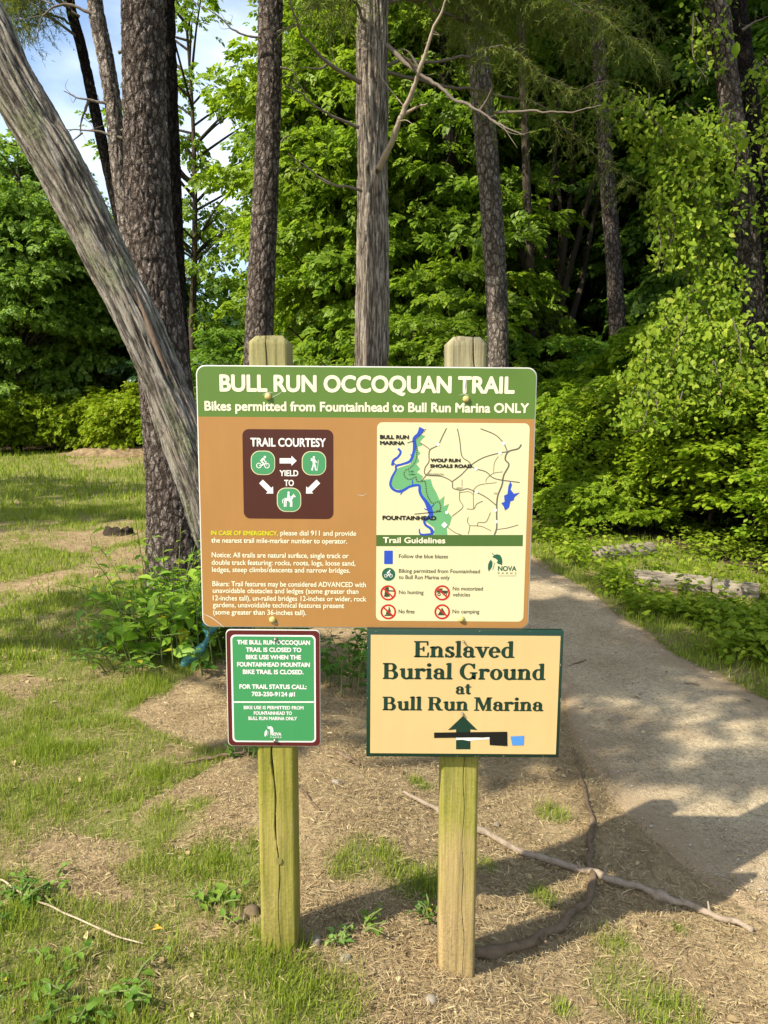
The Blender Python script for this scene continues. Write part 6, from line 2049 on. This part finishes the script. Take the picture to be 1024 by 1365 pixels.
# ------------------------------------------------------------------ shade trees that stand left of the picture
def shade_tree(label, foot, zones, leaf, seed, top_z, via=None):
    """a real tree outside the frame; its crown is built of clumps that the sun carries onto the given patches of ground"""
    rng = np.random.default_rng(seed)
    t = thing('shade_tree', label, 'tree', (foot[0], foot[1], float(ground_h(foot[0], foot[1]))), 'trees outside the picture that shade the lawn and path')
    O, U, N, S, C = [], [], [], [], []
    for (poly, n, h0, h1, r, per) in zones:
        g = gpoly(poly)
        lo, hi = g.min(0), g.max(0)
        k = 0
        while k < n:
            p = lo + rng.random(2) * (hi - lo)
            if not inside(np.array([p[0]]), np.array([p[1]]), g)[0]: continue
            xs, zs = p[0] - p[1] * LIGHT[0] / LIGHT[1], p[1] / LIGHT[1] * -LIGHT[2]
            if p[1] > -.2 and -.85 < xs < .95 and zs < 2.0:      # leave the sunbeam that lights the signs free
                k += 1
                continue
            if noise2(np.array([p[0]]), np.array([p[1]]), 1.9, 71, 2)[0] < .47:
                k += .5
                continue
            k += 1
            h = rng.uniform(h0, h1)
            c = np.array([p[0], p[1], float(ground_h(p[0], p[1]))]) - LIGHT / -LIGHT[2] * h
            C.append(c)
            m = int(per * rng.uniform(.5, 1.4))
            rr = r * rng.uniform(.5, 1.3)
            O.append(c + rng.normal(0, 1, (m, 3)) * np.array([rr, rr, rr * .5]) * .6)
            U.append(rng.normal(0, 1, (m, 3)) - [0, 0, .3]); N.append(rng.normal(0, .5, (m, 3)) + [0, 0, 1]); S.append(leaf * rng.lognormal(0, .25, m))
    C = np.array(C)
    V, fs = scatter(SPRAY[0], SPRAY[1], np.concatenate(O), np.concatenate(U), nrm(np.concatenate(N)), np.concatenate(S))
    child('crown', make_mesh('crown', V, fs), M_LEAF, t)
    mb = MB()
    f = np.array([foot[0], foot[1], -.3])
    ct = C.mean(0)
    bend = [np.array(v, float) for v in via] if via else [f + [0.1, 0, ct[2] * .45], f * .45 + ct * .55 + [0, 0, ct[2] * .18]]
    axp = catmull(np.array([f] + bend + [np.array([ct[0], ct[1], top_z])]), 40)
    tube(mb, axp, np.linspace(.20, .03, 40), 14, None, .5)
    for c in C:
        ax_ = axp[33:] if via else axp
        a = ax_[np.argmin(np.linalg.norm(ax_ - (c + [0, 0, -1.2]), axis=1))]
        tube(mb, np.array([a, (a + c) / 2 + rng.normal(0, .1, 3), c]), np.array([.03, .018, .006]), 5, 7, .4, False)
    child('trunk', mb.mesh('trunk', True, 'plate'), M_LIMB, t)
shade_tree('leaning shade tree left behind the camera, outside the picture', (-3.9, -4.9),
    [([(735, 800), (800, 800), (900, 860), (1040, 930), (1200, 1010), (1200, 1110), (1024, 1062), (870, 1070), (790, 1030), (740, 940)], 48, 5.2, 7.2, .22, 12),
     ([(700, 740), (760, 760), (850, 830), (760, 860), (700, 850)], 15, 6.0, 7.4, .24, 12),
     ([(640, 1000), (745, 985), (775, 1040), (700, 1062), (645, 1050)], 12, 4.6, 5.6, .16, 12),
     ([(800, 780), (1100, 800), (1200, 940), (960, 880)], 22, 6.0, 8.0, .25, 12)], .22, 41, 7.6, [(-3.9, -4.9, 2.5), (-3.5, -4.7, 4.6), (-1.87, -2.1, 6.3), (-2.1, -1.2, 6.7)])
shade_tree('leafy shade tree beyond the left picture edge beside the lawn', (-6.6, 1.2),
    [([(60, 800), (190, 795), (210, 850), (120, 875), (60, 850)], 9, 4.6, 6.0, .2, 12),
     ([(310, 985), (430, 970), (440, 1010), (330, 1015)], 8, 4.6, 5.4, .15, 12),
     ([(430, 860), (500, 860), (560, 960), (480, 1020), (430, 1000)], 10, 4.8, 5.6, .2, 12)], .2, 42, 6.6)
shade_tree('big leafy tree far left of the lawn, outside the picture', (-17.0, 6.5),
    [([(-40, 640), (110, 640), (190, 655), (200, 672), (60, 668), (-40, 660)], 18, 7.0, 10.0, .5, 14),
     ([(-40, 676), (200, 684), (215, 704), (100, 706), (-40, 694)], 18, 7.0, 9.5, .4, 14)], .4, 43, 11.0)
